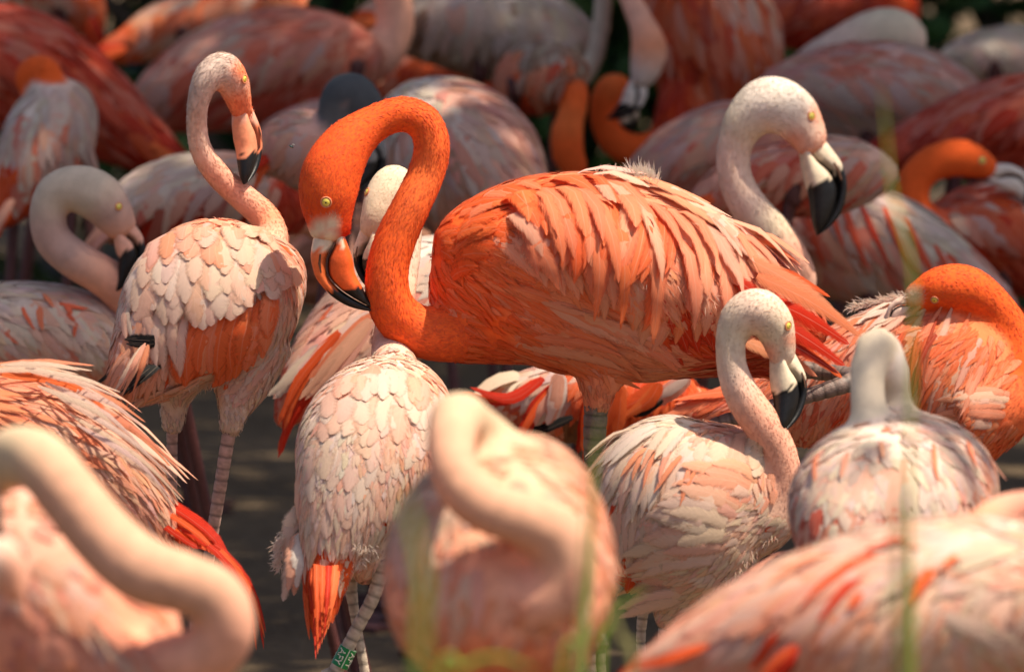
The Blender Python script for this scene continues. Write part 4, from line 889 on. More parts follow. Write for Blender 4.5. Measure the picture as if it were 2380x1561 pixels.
FR(Lb, [(2080, 1290), (2060, 1350), (2080, 1330)], [(1850, 1420), (1790, 1500), (1880, 1560)], 30, 14, 'PNK PAL MAU SAL', jit=14, bow=.06, layer=.008)
for (x0, y0, x1, y1, ww, c) in ((2070, 1272, 1863, 1417, 8, 'RED OR'), (2026, 1327, 1893, 1473, 8, 'OR RED'), (2010, 1373, 1966, 1427, 7, 'OR'), (2186, 1293, 2106, 1407, 9, 'HOT OR'), (2160, 1337, 2110, 1403, 7, 'HOT'), (2240, 1285, 2190, 1330, 8, 'HOT SAL'), (1840, 1440, 1746, 1560, 9, 'RED OR'), (2130, 1262, 2000, 1300, 6, 'ROS'), (1960, 1290, 1800, 1370, 6, 'SAL PCH'), (1870, 1500, 1800, 1600, 9, 'RED DRED')):
    FR(Lb, [(x0, y0)], [(x1, y1)], 1, ww, c, jit=3, bow=.06, layer=.013)
FR(Lb, [(2380, 1270), (2300, 1260), (2200, 1270)], [(2200, 1310), (2140, 1330), (2060, 1380)], 18, 15, 'PAL WHT CRM PCH', jit=14, bow=.06, layer=.009)
FR(Lb, [(2130, 1400), (2200, 1430)], [(2330, 1561), (2400, 1540)], 10, 14, 'CRM PAL PNK', jit=14, bow=-.06, layer=.008)
QL(Lb, [(1640, 1500, -.06), (1560, 1530, -.07), (1480, 1548, -.05)], 10, 'OR RED', n=6, spread=9, shape='lance')
QL(Lb, [(1850, 1500, -.12), (1800, 1545, -.13), (1740, 1620, -.12)], 9, 'OR RED', n=5, spread=9, shape='lance')

# ================================================================== just behind the focus
I_ = Bird('crouching flamingo with red and pink wing feathers fanned below the big orange bird', 10.75,
  torso=[(1130, 935, 0, 24), (1210, 930, 0, 62, 60), (1310, 930, 0, 98, 95), (1420, 925, 0, 112, 110), (1520, 925, .02, 100, 100), (1600, 935, .03, 55, 60)],
  neck=[(1500, 930, .03, 70), (1640, 960, .06, 50), (1700, 1040, .08, 42), (1740, 1120, .08, 38), (1790, 1160, .08, 40), (1830, 1200, .08, 36)],
  ctrl=[(1150, 900, -.9, .4, 70, 12, 'RED OR PNK'), (1280, 890, -.6, .8, 80, 14, 'PAL PNK WHT'), (1400, 900, -.4, .9, 80, 14, 'OR SAL'), (1500, 940, -.3, .9, 80, 14, 'OR HOT RED'), (1250, 980, -.5, .8, 70, 13, 'RED PNK'), (1350, 1020, 0, 1, 40, 10, 'BRN BRN')],  # the brown lowest point paints the shade under the body
  neck_col=['PNK', 'PNK'], field=dict(n=700, lift=.06))
FR(I_, [(1230, 860), (1300, 850), (1350, 860)], [(1120, 940), (1200, 980), (1300, 985)], 20, 14, 'PNK PAL WHT PNK', jit=9, layer=.006, shape='quill')
QL(I_, [(1260, 880, -.09), (1180, 930, -.10), (1095, 915, -.08)], 9, 'RED OR', n=4, spread=9)
QL(I_, [(1300, 890, -.10), (1240, 960, -.11), (1210, 1010, -.10)], 11, 'RED OR PNK', n=6, spread=13)
QL(I_, [(1330, 970, -.10), (1270, 995, -.10), (1230, 1005, -.09)], 10, 'BLK', n=3, spread=5)
QL(I_, [(1300, 870, -.11), (1290, 930, -.12), (1275, 980, -.11)], 16, 'PAL WHT PNK', n=6, spread=13)
QL(I_, [(1380, 900, -.08), (1362, 980, -.08), (1350, 1060, -.07)], 15, 'OR RED', n=5, spread=9)
QL(I_, [(1440, 890, -.1), (1430, 950, -.1), (1412, 1010, -.09)], 16, 'HOT OR', n=5, spread=12)
QL(I_, [(1530, 890, -.1), (1500, 930, -.1), (1450, 960, -.09)], 15, 'OR RED HOT', n=4, spread=9)
QL(I_, [(1540, 930, -.1), (1500, 958, -.1), (1470, 968, -.09)], 8, 'BLK', n=2, spread=3)
QL(I_, [(1600, 880, -.1), (1560, 910, -.1), (1530, 935, -.09)], 12, 'PAL PNK', n=5, spread=9)

J = Bird('pale flamingo with orange tail streamers behind the banded bird', 10.75,
  torso=[(655, 985, -.02, 20), (700, 920, -.02, 60, 55), (770, 840, 0, 100, 95), (870, 750, .03, 128, 120), (985, 680, .06, 128, 120), (1090, 640, .08, 100, 100), (1160, 610, .1, 50, 50)],
  neck=[(1060, 660, .08, 80), (1180, 640, .12, 55), (1260, 620, .14, 48), (1340, 570, .16, 44), (1370, 520, .16, 44), (1340, 500, .16, 50), (1300, 520, .16, 40)],
  ctrl=[(1000, 600, -.8, .5, 70, 14, 'LGR WHT'), (990, 680, -.8, .5, 80, 13, 'PAL RED WHT'), (880, 700, -.7, .7, 80, 13, 'PNK PAL'), (780, 800, -.6, .8, 80, 13, 'PNK MAU PAL'), (700, 900, -.5, .9, 80, 13, 'OR PNK RED'), (800, 900, -.5, .9, 70, 13, 'PNK PAL')],
  neck_col=['PNK', 'PNK'], field=dict(n=800, lift=.05))
FR(J, [(1030, 600), (960, 640), (1000, 700)], [(960, 650), (860, 740), (900, 800)], 18, 13, 'WHT LGR PAL RED', jit=12, layer=.006)
QL(J, [(790, 770, -.09), (700, 880, -.10), (655, 985, -.09)], 12, 'RED OR', n=5, spread=7)
QL(J, [(770, 850, -.09), (690, 950, -.10), (650, 1052, -.09)], 10, 'OR RED', n=4, spread=6)
QL(J, [(740, 810, -.07), (680, 880, -.08), (638, 920, -.07)], 14, 'LGR PNK', n=4, spread=9)
QL(J, [(860, 740, -.11), (780, 830, -.12), (700, 920, -.11)], 13, 'PNK PAL SAL', n=7, spread=16)

Mb = Bird('white-pink flamingo with bowed head and large black bill behind the orange back', 10.95,
  torso=[(1520, 650, .15, 60), (1600, 650, .12, 110), (1700, 660, .08, 125), (1800, 670, .04, 110), (1860, 670, .02, 60)],
  neck=[(1780, 700, .05, 80), (1850, 660, .02, 50), (1838, 600, 0, 43), (1800, 545, 0, 46), (1752, 495, 0, 46), (1718, 440, 0, 43), (1704, 385, 0, 41), (1710, 330, 0, 43), (1735, 280, 0, 54), (1785, 242, 0, 66), (1838, 262, 0, 64), (1872, 305, 0, 52), (1892, 345, 0, 40)],
  ctrl=[(1600, 560, -.6, .8, 60, 13, 'PNK PAL'), (1750, 620, -.6, .8, 60, 13, 'PNK PAL')],
  neck_col=['PNK', 'PNK', 'PNK', 'CRM', 'PAL', 'PAL', 'PAL', 'CRM', 'WHT', 'WHT', 'PAL', 'PNK'], voxel=.006, sharp=True, fuzz=dict(n=14000, length=10, width=1.3, lift=.2), head_lat=.8,
  cols=[(1905, 270, 'PNK', 28), (1850, 330, 'PNK', 30)],
  head=dict(at=(1893, 352, 0), f=(.44, .92), u=(.86, -.34, .38), kind='deep', s=1.02, eye=(1886, 270), er=9.5, pal=('CRM', 'CRM', 'CRM'), black=0.28))

Pb = Bird('pale pink flamingo with tightly curled neck and lowered black bill behind the left bird', 11.0,
  torso=[(560, 800, .05, 60), (480, 780, .05, 120), (400, 770, .04, 125), (330, 740, .03, 95), (290, 710, .02, 55)],
  neck=[(380, 760, .03, 90), (310, 700, 0, 56), (245, 645, -.02, 48), (178, 605, -.03, 47), (125, 560, -.03, 45), (110, 500, -.03, 44), (130, 450, -.03, 48), (178, 438, -.03, 56), (228, 458, -.03, 60), (264, 500, -.03, 50), (288, 540, -.03, 36)],
  ctrl=[(400, 720, -.3, 1, 60, 13, 'PNK PAL'), (320, 700, -.3, 1, 60, 13, 'PNK')],
  neck_col=['PNK', 'MAU', 'PNK', 'PNL', 'PNL', 'TAU', 'TAU', 'TAU', 'PNL', 'PNK'], voxel=.006,  # duller neck and head tones put shade into the colour
  head=dict(at=(287, 528, -.03), f=(.42, .9), u=(.8, -.4, .3), s=.72, eye=(276, 480), er=8, pal=('PNK', 'PNK', 'PNK'), black=0.30))

Q = Bird('white-pink flamingo with scattered orange flecks on its back by the left edge', 11.0,
  torso=[(330, 905, 0, 22), (270, 850, 0, 70, 65), (190, 795, 0, 112, 105), (80, 785, 0, 130, 120), (-40, 790, 0, 125, 115), (-140, 790, 0, 70, 70)],
  neck=[(-60, 800, 0, 80), (-180, 760, .02, 55), (-210, 680, .02, 46), (-180, 610, .02, 44), (-130, 600, .02, 46), (-110, 650, .02, 38)],
  ctrl=[(20, 670, .8, .4, 70, 13, 'LGR WHT PAL'), (140, 690, .8, .5, 70, 13, 'WHT LGR PNK'), (230, 760, .7, .7, 80, 13, 'WHT LGR PAL'), (60, 800, .6, .8, 90, 14, 'PNK PAL LGR'), (200, 850, .5, .8, 90, 13, 'PNK PAL ROS'), (280, 870, .5, .8, 70, 12, 'PNK LGR'), (0, 850, .4, .9, 80, 13, 'ROS PNK')],
  neck_col=['PNK', 'PNK'], field=dict(n=1000, lift=.05))
FR(Q, [(0, 670), (100, 670), (180, 700)], [(90, 760), (190, 790), (270, 830)], 26, 12, 'WHT LGR PAL PNK', jit=14, layer=.006)
FR(Q, [(60, 690), (120, 690), (170, 740)], [(90, 760), (170, 730), (180, 800)], 7, 5, 'ROS SAL', jit=16, layer=.009)
FR(Q, [(20, 760), (120, 790)], [(140, 870), (240, 890)], 18, 12, 'PNK PAL WHT ROS', jit=16, layer=.004)

E2 = Bird('blurred pale flamingo neck poking in beside the looped neck at the left edge', 7.1,
  torso=[(-620, 1640, 0, 60), (-520, 1600, 0, 180), (-380, 1560, 0, 230), (-260, 1540, 0, 160), (-200, 1530, 0, 70)],
  neck=[(-300, 1550, 0, 120), (-180, 1480, -.05, 70), (-100, 1390, -.08, 52), (-50, 1310, -.1, 44), (-5, 1280, -.1, 44), (25, 1305, -.1, 42), (32, 1360, -.1, 32), (30, 1400, -.1, 24)],
  ctrl=[(-400, 1400, -.5, .8, 60, 14, 'PNK PAL')], neck_col=['PNK', 'PNK', 'PAL', 'PNK', 'PCH'], field=dict(n=200))

# ================================================================== shaded birds at the back
def back(label, Y, torso, neck, ctrl, fr=(), neck_col=('PNK', 'PNK'), n=600, head=None, **kw):
    cx = np.mean([c[2] for c in ctrl]); cy = np.mean([c[3] for c in ctrl]); dv = V((cx, cy)) / math.hypot(cx, cy)
    core = torso[1:-1]; blob = [[(q[0] - dv[0] * q[3] * .1, q[1] - q[3] * .12, q[2] - q[3] * .40 * Y / FV, q[3] * .66) for q in core]]
    bs = [(q[0] - dv[0] * q[3] * .25, q[1] - q[3] * .40) for q in core]; tp = [(q[0] + dv[0] * q[3] * .75, q[1] + q[3] * (.02 + .55 * dv[1])) for q in core]
    pals = ' '.join(c[6] for c in ctrl)
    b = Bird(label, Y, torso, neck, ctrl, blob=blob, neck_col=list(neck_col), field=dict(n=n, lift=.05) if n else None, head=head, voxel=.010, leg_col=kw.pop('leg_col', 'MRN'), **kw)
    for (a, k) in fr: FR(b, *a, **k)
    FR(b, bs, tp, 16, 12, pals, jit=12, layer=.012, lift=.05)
    tq = torso[0] if (torso[0][0] - torso[-1][0]) * dv[0] > 0 else torso[-1]; t2 = torso[1] if tq is torso[0] else torso[-2]
    QL(b, [(t2[0], t2[1], t2[2] - .02), (tq[0], tq[1], tq[2] - .03), (tq[0] + (tq[0] - t2[0]) * .5, tq[1] + abs(tq[1] - t2[1]) * .5 + 18, tq[2] - .02)], 10, random.choice(('OR RED', 'ROS RED', 'OR HOT', 'PNK OR')), n=6, spread=12)
    return b
N_ = back('white-pink flamingo with dark red stripes, right of the bowed white head', 12.0,
  [(1740, 545, 0, 50), (1830, 540, 0, 108), (1950, 555, 0, 138, 130), (2090, 595, 0, 128, 120), (2220, 655, 0, 86, 85), (2350, 730, 0, 36, 40)],
  [(1840, 560, 0, 80), (1740, 580, .05, 55), (1680, 540, .08, 46), (1660, 470, .1, 42), (1690, 420, .1, 44)],
  [(1850, 440, .6, .8, 80, 13, 'PNK WHT ROS'), (1980, 450, .7, .7, 90, 13, 'WHT LGR PNK'), (2120, 520, .8, .6, 90, 13, 'LGR WHT TAU'), (2260, 640, .8, .6, 90, 12, 'WHT ROS LGR'), (1900, 600, .4, .9, 90, 13, 'PNK LGR ROS'), (2060, 660, .5, .9, 80, 13, 'LGR TAU PNK'), (2340, 730, .8, .6, 60, 10, 'RED ROS')],
  [(([(1830, 450), (1900, 430), (1990, 440)], [(1900, 600), (1990, 620), (2100, 640)], 26, 11), dict(pal='WHT LGR ROS RED PNK', jit=12, layer=.006)),
   (([(2000, 450), (2100, 490), (2180, 560)], [(2130, 620), (2230, 680), (2340, 740)], 20, 11), dict(pal='WHT LGR TAU PNK ROS', jit=12, layer=.006))])
O_ = back('sleeping flamingo with orange-red arched neck at the right edge of the flock', 12.2,
  [(2560, 580, 0, 70), (2450, 560, 0, 130), (2330, 545, 0, 132), (2220, 530, 0, 95), (2160, 520, 0, 50)],
  [(2260, 560, -.03, 80), (2160, 530, -.06, 52), (2118, 470, -.07, 44), (2130, 410, -.07, 42), (2180, 374, -.07, 44), (2238, 366, -.07, 46), (2285, 385, -.07, 36), (2310, 402, -.07, 26)],
  [(2200, 460, .7, .6, 70, 12, 'OR ROS PNK'), (2340, 430, .9, .3, 80, 12, 'WHT PNK LGR'), (2280, 520, .7, .6, 90, 12, 'RED ROS OR'), (2360, 600, .7, .6, 90, 12, 'RED DRED ROS')],
  [(([(2190, 450), (2260, 440), (2330, 450)], [(2300, 600), (2380, 600), (2450, 560)], 24, 11), dict(pal='RED ROS PNK OR', jit=12, layer=.006))],
  neck_col=('RED', 'OR', 'OR', 'OR', 'OR'), head=dict(at=(2312, 402, -.07), f=(1, .2), u=(.1, -1), s=.62, eye=(2283, 373), er=8, pal=('WHT', 'WHT', 'WHT'), black=.6))
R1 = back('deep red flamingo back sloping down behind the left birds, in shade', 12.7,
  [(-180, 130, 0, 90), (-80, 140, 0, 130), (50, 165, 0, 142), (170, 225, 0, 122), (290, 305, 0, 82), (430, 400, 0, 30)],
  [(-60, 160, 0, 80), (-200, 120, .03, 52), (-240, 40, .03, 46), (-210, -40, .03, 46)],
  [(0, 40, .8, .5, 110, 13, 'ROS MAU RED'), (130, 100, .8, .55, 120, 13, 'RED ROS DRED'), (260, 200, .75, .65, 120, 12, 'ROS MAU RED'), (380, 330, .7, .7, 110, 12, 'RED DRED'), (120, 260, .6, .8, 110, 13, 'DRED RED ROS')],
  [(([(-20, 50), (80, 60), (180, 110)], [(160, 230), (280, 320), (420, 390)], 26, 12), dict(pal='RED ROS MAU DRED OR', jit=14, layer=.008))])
R2 = back('white flamingo with red lower feathers and an orange nape at the left edge', 12.1,
  [(0, 520, -.05, 22), (40, 450, -.03, 70), (85, 370, 0, 112), (120, 310, .04, 120), (145, 260, .1, 90), (140, 225, .14, 45)],
  [(120, 300, .06, 80), (95, 220, .10, 46), (70, 180, .10, 40), (95, 160, .08, 38), (120, 175, .05, 32)],
  [(60, 240, -.2, 1, 70, 13, 'LGR WHT'), (160, 250, .1, 1, 70, 13, 'LGR WHT PNK'), (120, 330, -.1, 1, 80, 13, 'WHT LGR PNK'), (210, 380, 0, 1, 70, 13, 'LGR PNK'), (40, 420, -.3, 1, 80, 13, 'RED OR ROS'), (0, 480, -.3, 1, 70, 12, 'OR RED')],
  [(([(50, 250), (120, 250), (190, 280)], [(20, 370), (110, 400), (210, 420)], 22, 12), dict(pal='WHT LGR PNK ROS', jit=12, layer=.006)),
   (([(30, 350), (90, 360)], [(0, 480), (60, 480)], 12, 12), dict(pal='RED OR', jit=10, layer=.007))], neck_col=('LGR', 'OR', 'OR', 'OR'), lat=(1, .2, 0))
S_ = back('white-pink flamingo with dark red wing patches behind the pale grey-necked bird', 11.7,
  [(230, 540, 0, 26), (310, 500, 0, 84), (420, 475, 0, 115), (540, 470, 0, 118), (640, 465, 0, 90), (720, 450, 0, 36)],
  [(600, 480, .02, 80), (730, 500, .05, 52), (780, 560, .06, 46), (800, 640, .06, 42), (770, 700, .06, 40)],
  [(340, 410, -.7, .6, 80, 13, 'PAL LGR WHT'), (470, 370, -.8, .4, 80, 13, 'WHT LGR PAL'), (600, 380, -.6, .6, 80, 13, 'LGR PNK'), (680, 430, .3, .9, 60, 12, 'RED DRED ROS'), (380, 500, -.6, .8, 80, 13, 'RED ROS DRED'), (500, 500, -.5, .8, 80, 13, 'PNK LGR'), (280, 470, -.7, .7, 80, 13, 'PNK PAL')],
  [(([(560, 370), (470, 370), (380, 400)], [(430, 470), (340, 490), (270, 500)], 22, 13), dict(pal='PAL LGR WHT PNK', jit=12, layer=.006)),
   (([(520, 450), (400, 470)], [(400, 560), (310, 550)], 10, 12), dict(pal='RED DRED', jit=10, layer=.007))], legf=.2)
T1 = back('grey-pink flamingo back humped behind the big orange neck', 11.9,
  [(1250, 560, -.12, 40), (1200, 500, -.08, 110), (1120, 420, -.03, 170, 165), (1050, 350, .03, 172, 170), (985, 290, .1, 120, 120), (950, 260, .16, 60)],
  [(1020, 330, .08, 90), (940, 300, .18, 56), (900, 360, .2, 48), (890, 440, .2, 44), (880, 520, .2, 40)],
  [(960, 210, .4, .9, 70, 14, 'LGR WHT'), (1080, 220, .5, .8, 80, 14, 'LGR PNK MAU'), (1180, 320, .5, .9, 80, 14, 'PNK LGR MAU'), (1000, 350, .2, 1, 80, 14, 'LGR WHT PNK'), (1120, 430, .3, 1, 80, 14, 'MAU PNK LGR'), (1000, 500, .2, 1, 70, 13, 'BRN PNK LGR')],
  [(([(940, 230), (1010, 210), (1090, 220)], [(980, 420), (1080, 430), (1180, 420)], 20, 14), dict(pal='LGR WHT MAU PNK', jit=14, layer=.006))], lat=(.7, .5, .5))
T2 = back('young grey flamingo with dark grey head behind the orange neck arch', 11.5,
  [(600, 390, 0, 26), (640, 360, 0, 70), (700, 350, 0, 95), (770, 360, .02, 80), (820, 380, .03, 45)],
  [(740, 370, .02, 60), (800, 390, .0, 40), (800, 330, -.02, 36), (785, 275, -.03, 38), (785, 232, -.03, 46), (815, 215, -.03, 52), (845, 245, -.03, 50), (860, 290, -.03, 40), (868, 330, -.03, 30)],
  [(640, 290, -.6, .6, 60, 13, 'LGR MAU PNK'), (720, 290, -.6, .6, 60, 13, 'LGR MAU')],
  [], neck_col=('LGR', 'GRY', 'GRY', 'DGR', 'DGR', 'DGR', 'DGR'), n=400, legf=.98,
  head=dict(at=(868, 325, -.03), f=(.1, 1), u=(.8, -.1, .5), s=.66, pal=('GRY', 'GRY', 'GRY'), black=.3))
CC = back('mauve-grey flamingo back between the left bird and the grey youngster', 12.4,
  [(560, 420, 0, 26), (620, 380, 0, 70), (700, 340, 0, 92), (800, 310, 0, 85), (880, 290, 0, 40)], None,
  [(640, 290, -.6, .7, 70, 13, 'LGR PNK MAU'), (740, 260, -.6, .7, 70, 13, 'LGR MAU')], [], n=350, legf=.95)
U_ = back('mauve flamingo with folded wings behind the grey-capped pink head', 12.9,
  [(300, 290, 0, 26), (380, 235, 0, 80), (500, 185, 0, 122), (640, 150, 0, 130), (770, 140, 0, 112), (870, 140, 0, 60)],
  [(780, 150, 0, 80), (890, 120, .04, 52), (920, 40, .05, 46), (900, -40, .05, 44)],
  [(400, 170, -.8, .6, 90, 14, 'LGR MAU PNK'), (540, 80, -.8, .5, 90, 14, 'LGR MAU PNK'), (700, 50, -.7, .6, 90, 14, 'MAU PNK ROS'), (820, 130, -.6, .8, 90, 14, 'ROS PNK MAU'), (640, 200, -.6, .8, 90, 14, 'RED ROS MAU'), (480, 230, -.6, .7, 90, 13, 'RED ROS MAU')],
  [(([(760, 60), (640, 50), (520, 80)], [(600, 190), (480, 220), (360, 260)], 26, 14), dict(pal='LGR MAU PNK ROS', jit=14, layer=.006))], legf=.9)
V1 = back('sunlit peach flamingo with orange tail at the top left of the flock', 13.5,
  [(225, 130, 0, 16), (290, 110, 0, 40), (380, 70, 0, 62), (480, 45, 0, 78), (590, 20, 0, 84), (690, 0, 0, 60)],
  [(600, 20, 0, 60), (700, -40, .03, 40), (700, -120, .03, 34)],
  [(300, 110, -.9, .4, 80, 14, 'OR HOT'), (420, 50, -.8, .5, 80, 14, 'PAL PCH'), (480, 90, -.7, .6, 70, 14, 'PAL PNK'), (600, 30, -.7, .6, 80, 14, 'HOT SAL PCH'), (340, 140, -.8, .5, 60, 13, 'OR HOT')], [], n=500)
V2 = back('sunlit orange and white flamingo rump at the far left corner', 13.7,
  [(220, 80, 0, 20), (200, 30, 0, 50), (140, -30, 0, 95), (50, -60, 0, 100), (-40, -90, 0, 60)], None,
  [(80, 10, .5, .9, 80, 14, 'PAL PNK WHT'), (160, 30, .5, .9, 80, 14, 'HOT OR PCH'), (210, 60, .4, .9, 80, 13, 'OR HOT')], [], n=350)
W1 = back('flamingo belly with brown-painted shade and pale hanging feathers at the back of the flock', 13.1,
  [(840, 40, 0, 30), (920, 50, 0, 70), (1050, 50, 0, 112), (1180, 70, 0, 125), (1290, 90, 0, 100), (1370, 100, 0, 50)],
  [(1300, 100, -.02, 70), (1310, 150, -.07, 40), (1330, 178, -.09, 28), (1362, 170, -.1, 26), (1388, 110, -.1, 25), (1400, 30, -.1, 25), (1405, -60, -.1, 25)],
  [(900, 40, -.8, .4, 70, 13, 'PAL PNK'), (1060, 20, -.3, .9, 80, 14, 'PAL WHT'), (1240, 40, -.1, 1, 80, 14, 'WHT PAL CRM'), (1100, 130, -.3, .6, 60, 13, 'BRN TAU'), (1240, 170, 0, 1, 60, 13, 'BRN TAU'), (960, 110, -.5, .6, 60, 13, 'BRN TAU')],  # browns put the belly's shade into the plumage colour
  [(([(1000, 0), (1150, 0), (1280, 10)], [(1000, 90), (1160, 110), (1290, 120)], 18, 14), dict(pal='PAL WHT PNK CRM', jit=14, layer=.010))], neck_col=('TAU', 'TAU', 'PAL', 'CRM', 'TAU', 'TAU', 'TAU'))  # paler middle neck tones paint the light on the loop
X1 = back('orange flamingo body half hidden under the brown-shaded belly', 13.6,
  [(860, 200, 0, 30), (920, 175, 0, 70), (1010, 165, 0, 98), (1110, 170, 0, 85), (1170, 180, 0, 40)], None,
  [(900, 130, -.7, .5, 70, 13, 'HOT OR'), (1000, 120, -.6, .7, 70, 13, 'OR HOT PNK'), (1080, 170, -.4, .8, 70, 13, 'RED OR')], [], n=400)
X2 = back('small orange flamingo with its neck hanging straight down by the green gap', 12.7,
  [(1170, 240, .06, 30), (1200, 210, .04, 66), (1250, 180, 0, 88), (1310, 180, -.04, 70), (1340, 200, -.06, 40)],
  [(1290, 190, -.04, 62), (1335, 215, -.09, 36), (1330, 260, -.10, 34), (1318, 310, -.10, 40), (1320, 355, -.10, 40), (1335, 395, -.10, 34), (1345, 430, -.10, 28)],
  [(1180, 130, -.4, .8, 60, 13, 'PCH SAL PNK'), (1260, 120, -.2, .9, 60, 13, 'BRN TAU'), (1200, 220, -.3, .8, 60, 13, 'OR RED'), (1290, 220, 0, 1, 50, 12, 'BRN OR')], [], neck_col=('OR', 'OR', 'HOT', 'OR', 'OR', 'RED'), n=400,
  head=dict(at=(1347, 440, -.10), f=(.3, 1), u=(.9, -.2), s=.6, pal=('CRM', 'CRM', 'CRM'), black=.5))
Y1 = back('red-orange flamingo with pale streaks and a neck loop, dark eye gap below', 12.9,
  [(1560, -110, 0, 70), (1600, -30, 0, 130), (1650, 70, 0, 160, 150), (1660, 170, 0, 150, 140), (1620, 260, 0, 110, 110), (1570, 310, 0, 60, 60)],
  [(1610, 250, -.05, 85), (1555, 330, -.10, 50), (1490, 352, -.12, 42), (1430, 330, -.12, 38), (1402, 275, -.12, 34), (1408, 225, -.12, 36), (1430, 205, -.12, 40), (1450, 225, -.12, 32)],
  [(1600, 0, .1, 1, 90, 14, 'HOT SAL OR'), (1680, 60, .2, 1, 90, 14, 'PNK SAL PAL'), (1720, 160, .2, 1, 90, 14, 'OR RED SAL'), (1600, 150, 0, 1, 90, 14, 'RED OR DRED'), (1680, 260, 0, 1, 80, 13, 'RED DRED OR')],
  [(([(1580, -20), (1660, 0), (1740, 40)], [(1590, 140), (1690, 160), (1790, 170)], 20, 13), dict(pal='SAL PNK OR HOT RED', jit=14, layer=.008))], neck_col=('RED', 'OR', 'OR', 'OR', 'OR', 'HOT', 'OR'), lat=(.2, 1, 0),
  head=dict(at=(1455, 236, -.12), f=(.3, 1), u=(.9, -.2), s=.5, pal=('CRM', 'CRM', 'CRM'), black=.4))
Y2 = back('pale flamingo head hanging down with white bill base and black tip', 12.75,
  [(1500, -200, .3, 60), (1540, -160, .3, 110), (1640, -120, .3, 130), (1760, -110, .3, 100), (1830, -110, .3, 40)],
  [(1560, -140, .25, 80), (1480, -100, .1, 40), (1462, -20, 0, 30), (1490, 50, -.05, 32), (1508, 110, -.06, 44), (1498, 165, -.06, 40), (1484, 195, -.06, 32)],
  [(1600, -200, 0, 1, 60, 13, 'PNK PAL')], [], neck_col=('PNK', 'PAL', 'PNK', 'PNK', 'PCH', 'PAL', 'WHT'), n=150,
  head=dict(at=(1484, 190, -.06), f=(-.15, 1), u=(.95, .1), s=.55, pal=('WHT', 'WHT', 'WHT'), black=.45))
Z1 = back('grey-white flamingo with red flecks and a sunlit head above it', 12.7,
  [(1750, 230, 0, 30), (1830, 220, 0, 82), (1950, 220, 0, 118), (2080, 225, 0, 125), (2190, 235, 0, 100), (2290, 260, 0, 40)],
  [(1900, 220, .02, 80), (1850, 190, .08, 50), (1900, 140, .1, 46), (1970, 100, .1, 48), (2040, 72, .1, 54), (2095, 78, .1, 54), (2130, 115, .1, 40)],
  [(1820, 170, .8, .5, 80, 13, 'LGR MAU'), (1950, 130, .8, .3, 80, 13, 'LGR MAU ROS'), (2080, 140, .8, .4, 80, 13, 'LGR WHT ROS'), (2200, 170, .7, .6, 80, 13, 'LGR MAU'), (1980, 250, .6, .7, 80, 13, 'LGR PNK TAU'), (2130, 270, .6, .7, 80, 13, 'LGR TAU PNK')],
  [(([(1860, 140), (1970, 120), (2080, 130)], [(1980, 250), (2090, 270), (2200, 260)], 24, 12), dict(pal='LGR WHT MAU ROS PNK', jit=14, layer=.006))], neck_col=('LGR', 'LGR', 'LGR', 'PAL', 'CRM', 'CRM', 'PAL'))
Z2 = back('sunlit cream flamingo body catching light by the dark shrubs', 13.5,
  [(2180, 150, 0, 24), (2230, 140, 0, 50), (2310, 135, 0, 72), (2400, 145, 0, 80), (2480, 160, 0, 50)], None,
  [(2220, 100, .7, .5, 60, 13, 'CRM PAL'), (2320, 90, .7, .5, 60, 13, 'CRM WHT PAL'), (2340, 160, .6, .6, 60, 13, 'PAL PNK')], [], n=300)
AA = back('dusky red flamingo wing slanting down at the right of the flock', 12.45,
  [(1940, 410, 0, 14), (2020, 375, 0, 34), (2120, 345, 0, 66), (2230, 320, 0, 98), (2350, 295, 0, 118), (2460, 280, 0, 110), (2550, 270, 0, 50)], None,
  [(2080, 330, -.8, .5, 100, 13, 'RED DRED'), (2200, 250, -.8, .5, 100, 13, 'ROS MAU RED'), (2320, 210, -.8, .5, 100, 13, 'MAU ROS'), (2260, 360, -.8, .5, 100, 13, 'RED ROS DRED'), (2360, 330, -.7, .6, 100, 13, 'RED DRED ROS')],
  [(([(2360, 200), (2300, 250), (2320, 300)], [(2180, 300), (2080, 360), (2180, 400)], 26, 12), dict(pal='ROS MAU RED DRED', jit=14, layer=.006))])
BB = back('red flamingo back at the top right in front of the shrubs', 13.9,
  [(1760, 60, 0, 40), (1830, 40, 0, 75), (1930, 20, 0, 96), (2040, 20, 0, 98), (2110, 40, 0, 60)], None,
  [(1830, -10, -.7, .5, 80, 13, 'ROS MAU'), (1950, -10, -.7, .5, 80, 13, 'ROS MAU RED'), (1950, 50, -.6, .6, 80, 13, 'RED DRED'), (2080, 30, -.6, .6, 80, 13, 'RED OR')], [], n=400)
DD = back('mauve-white flamingo back between the orange loop and the bowed white head', 12.3,
  [(1440, 470, 0, 26), (1500, 430, 0, 66), (1590, 380, 0, 98), (1700, 340, 0, 105), (1800, 330, 0, 90), (1880, 330, 0, 40)], None,
  [(1520, 380, -.7, .6, 80, 13, 'LGR MAU PNK'), (1640, 290, -.7, .6, 80, 13, 'LGR MAU'), (1620, 400, -.6, .7, 80, 13, 'MAU PNK ROS'), (1800, 380, -.6, .7, 80, 13, 'MAU PNK')],
  [(([(1740, 270), (1650, 280), (1570, 320)], [(1620, 390), (1540, 420), (1460, 460)], 18, 13), dict(pal='LGR MAU PNK WHT', jit=14, layer=.006))])
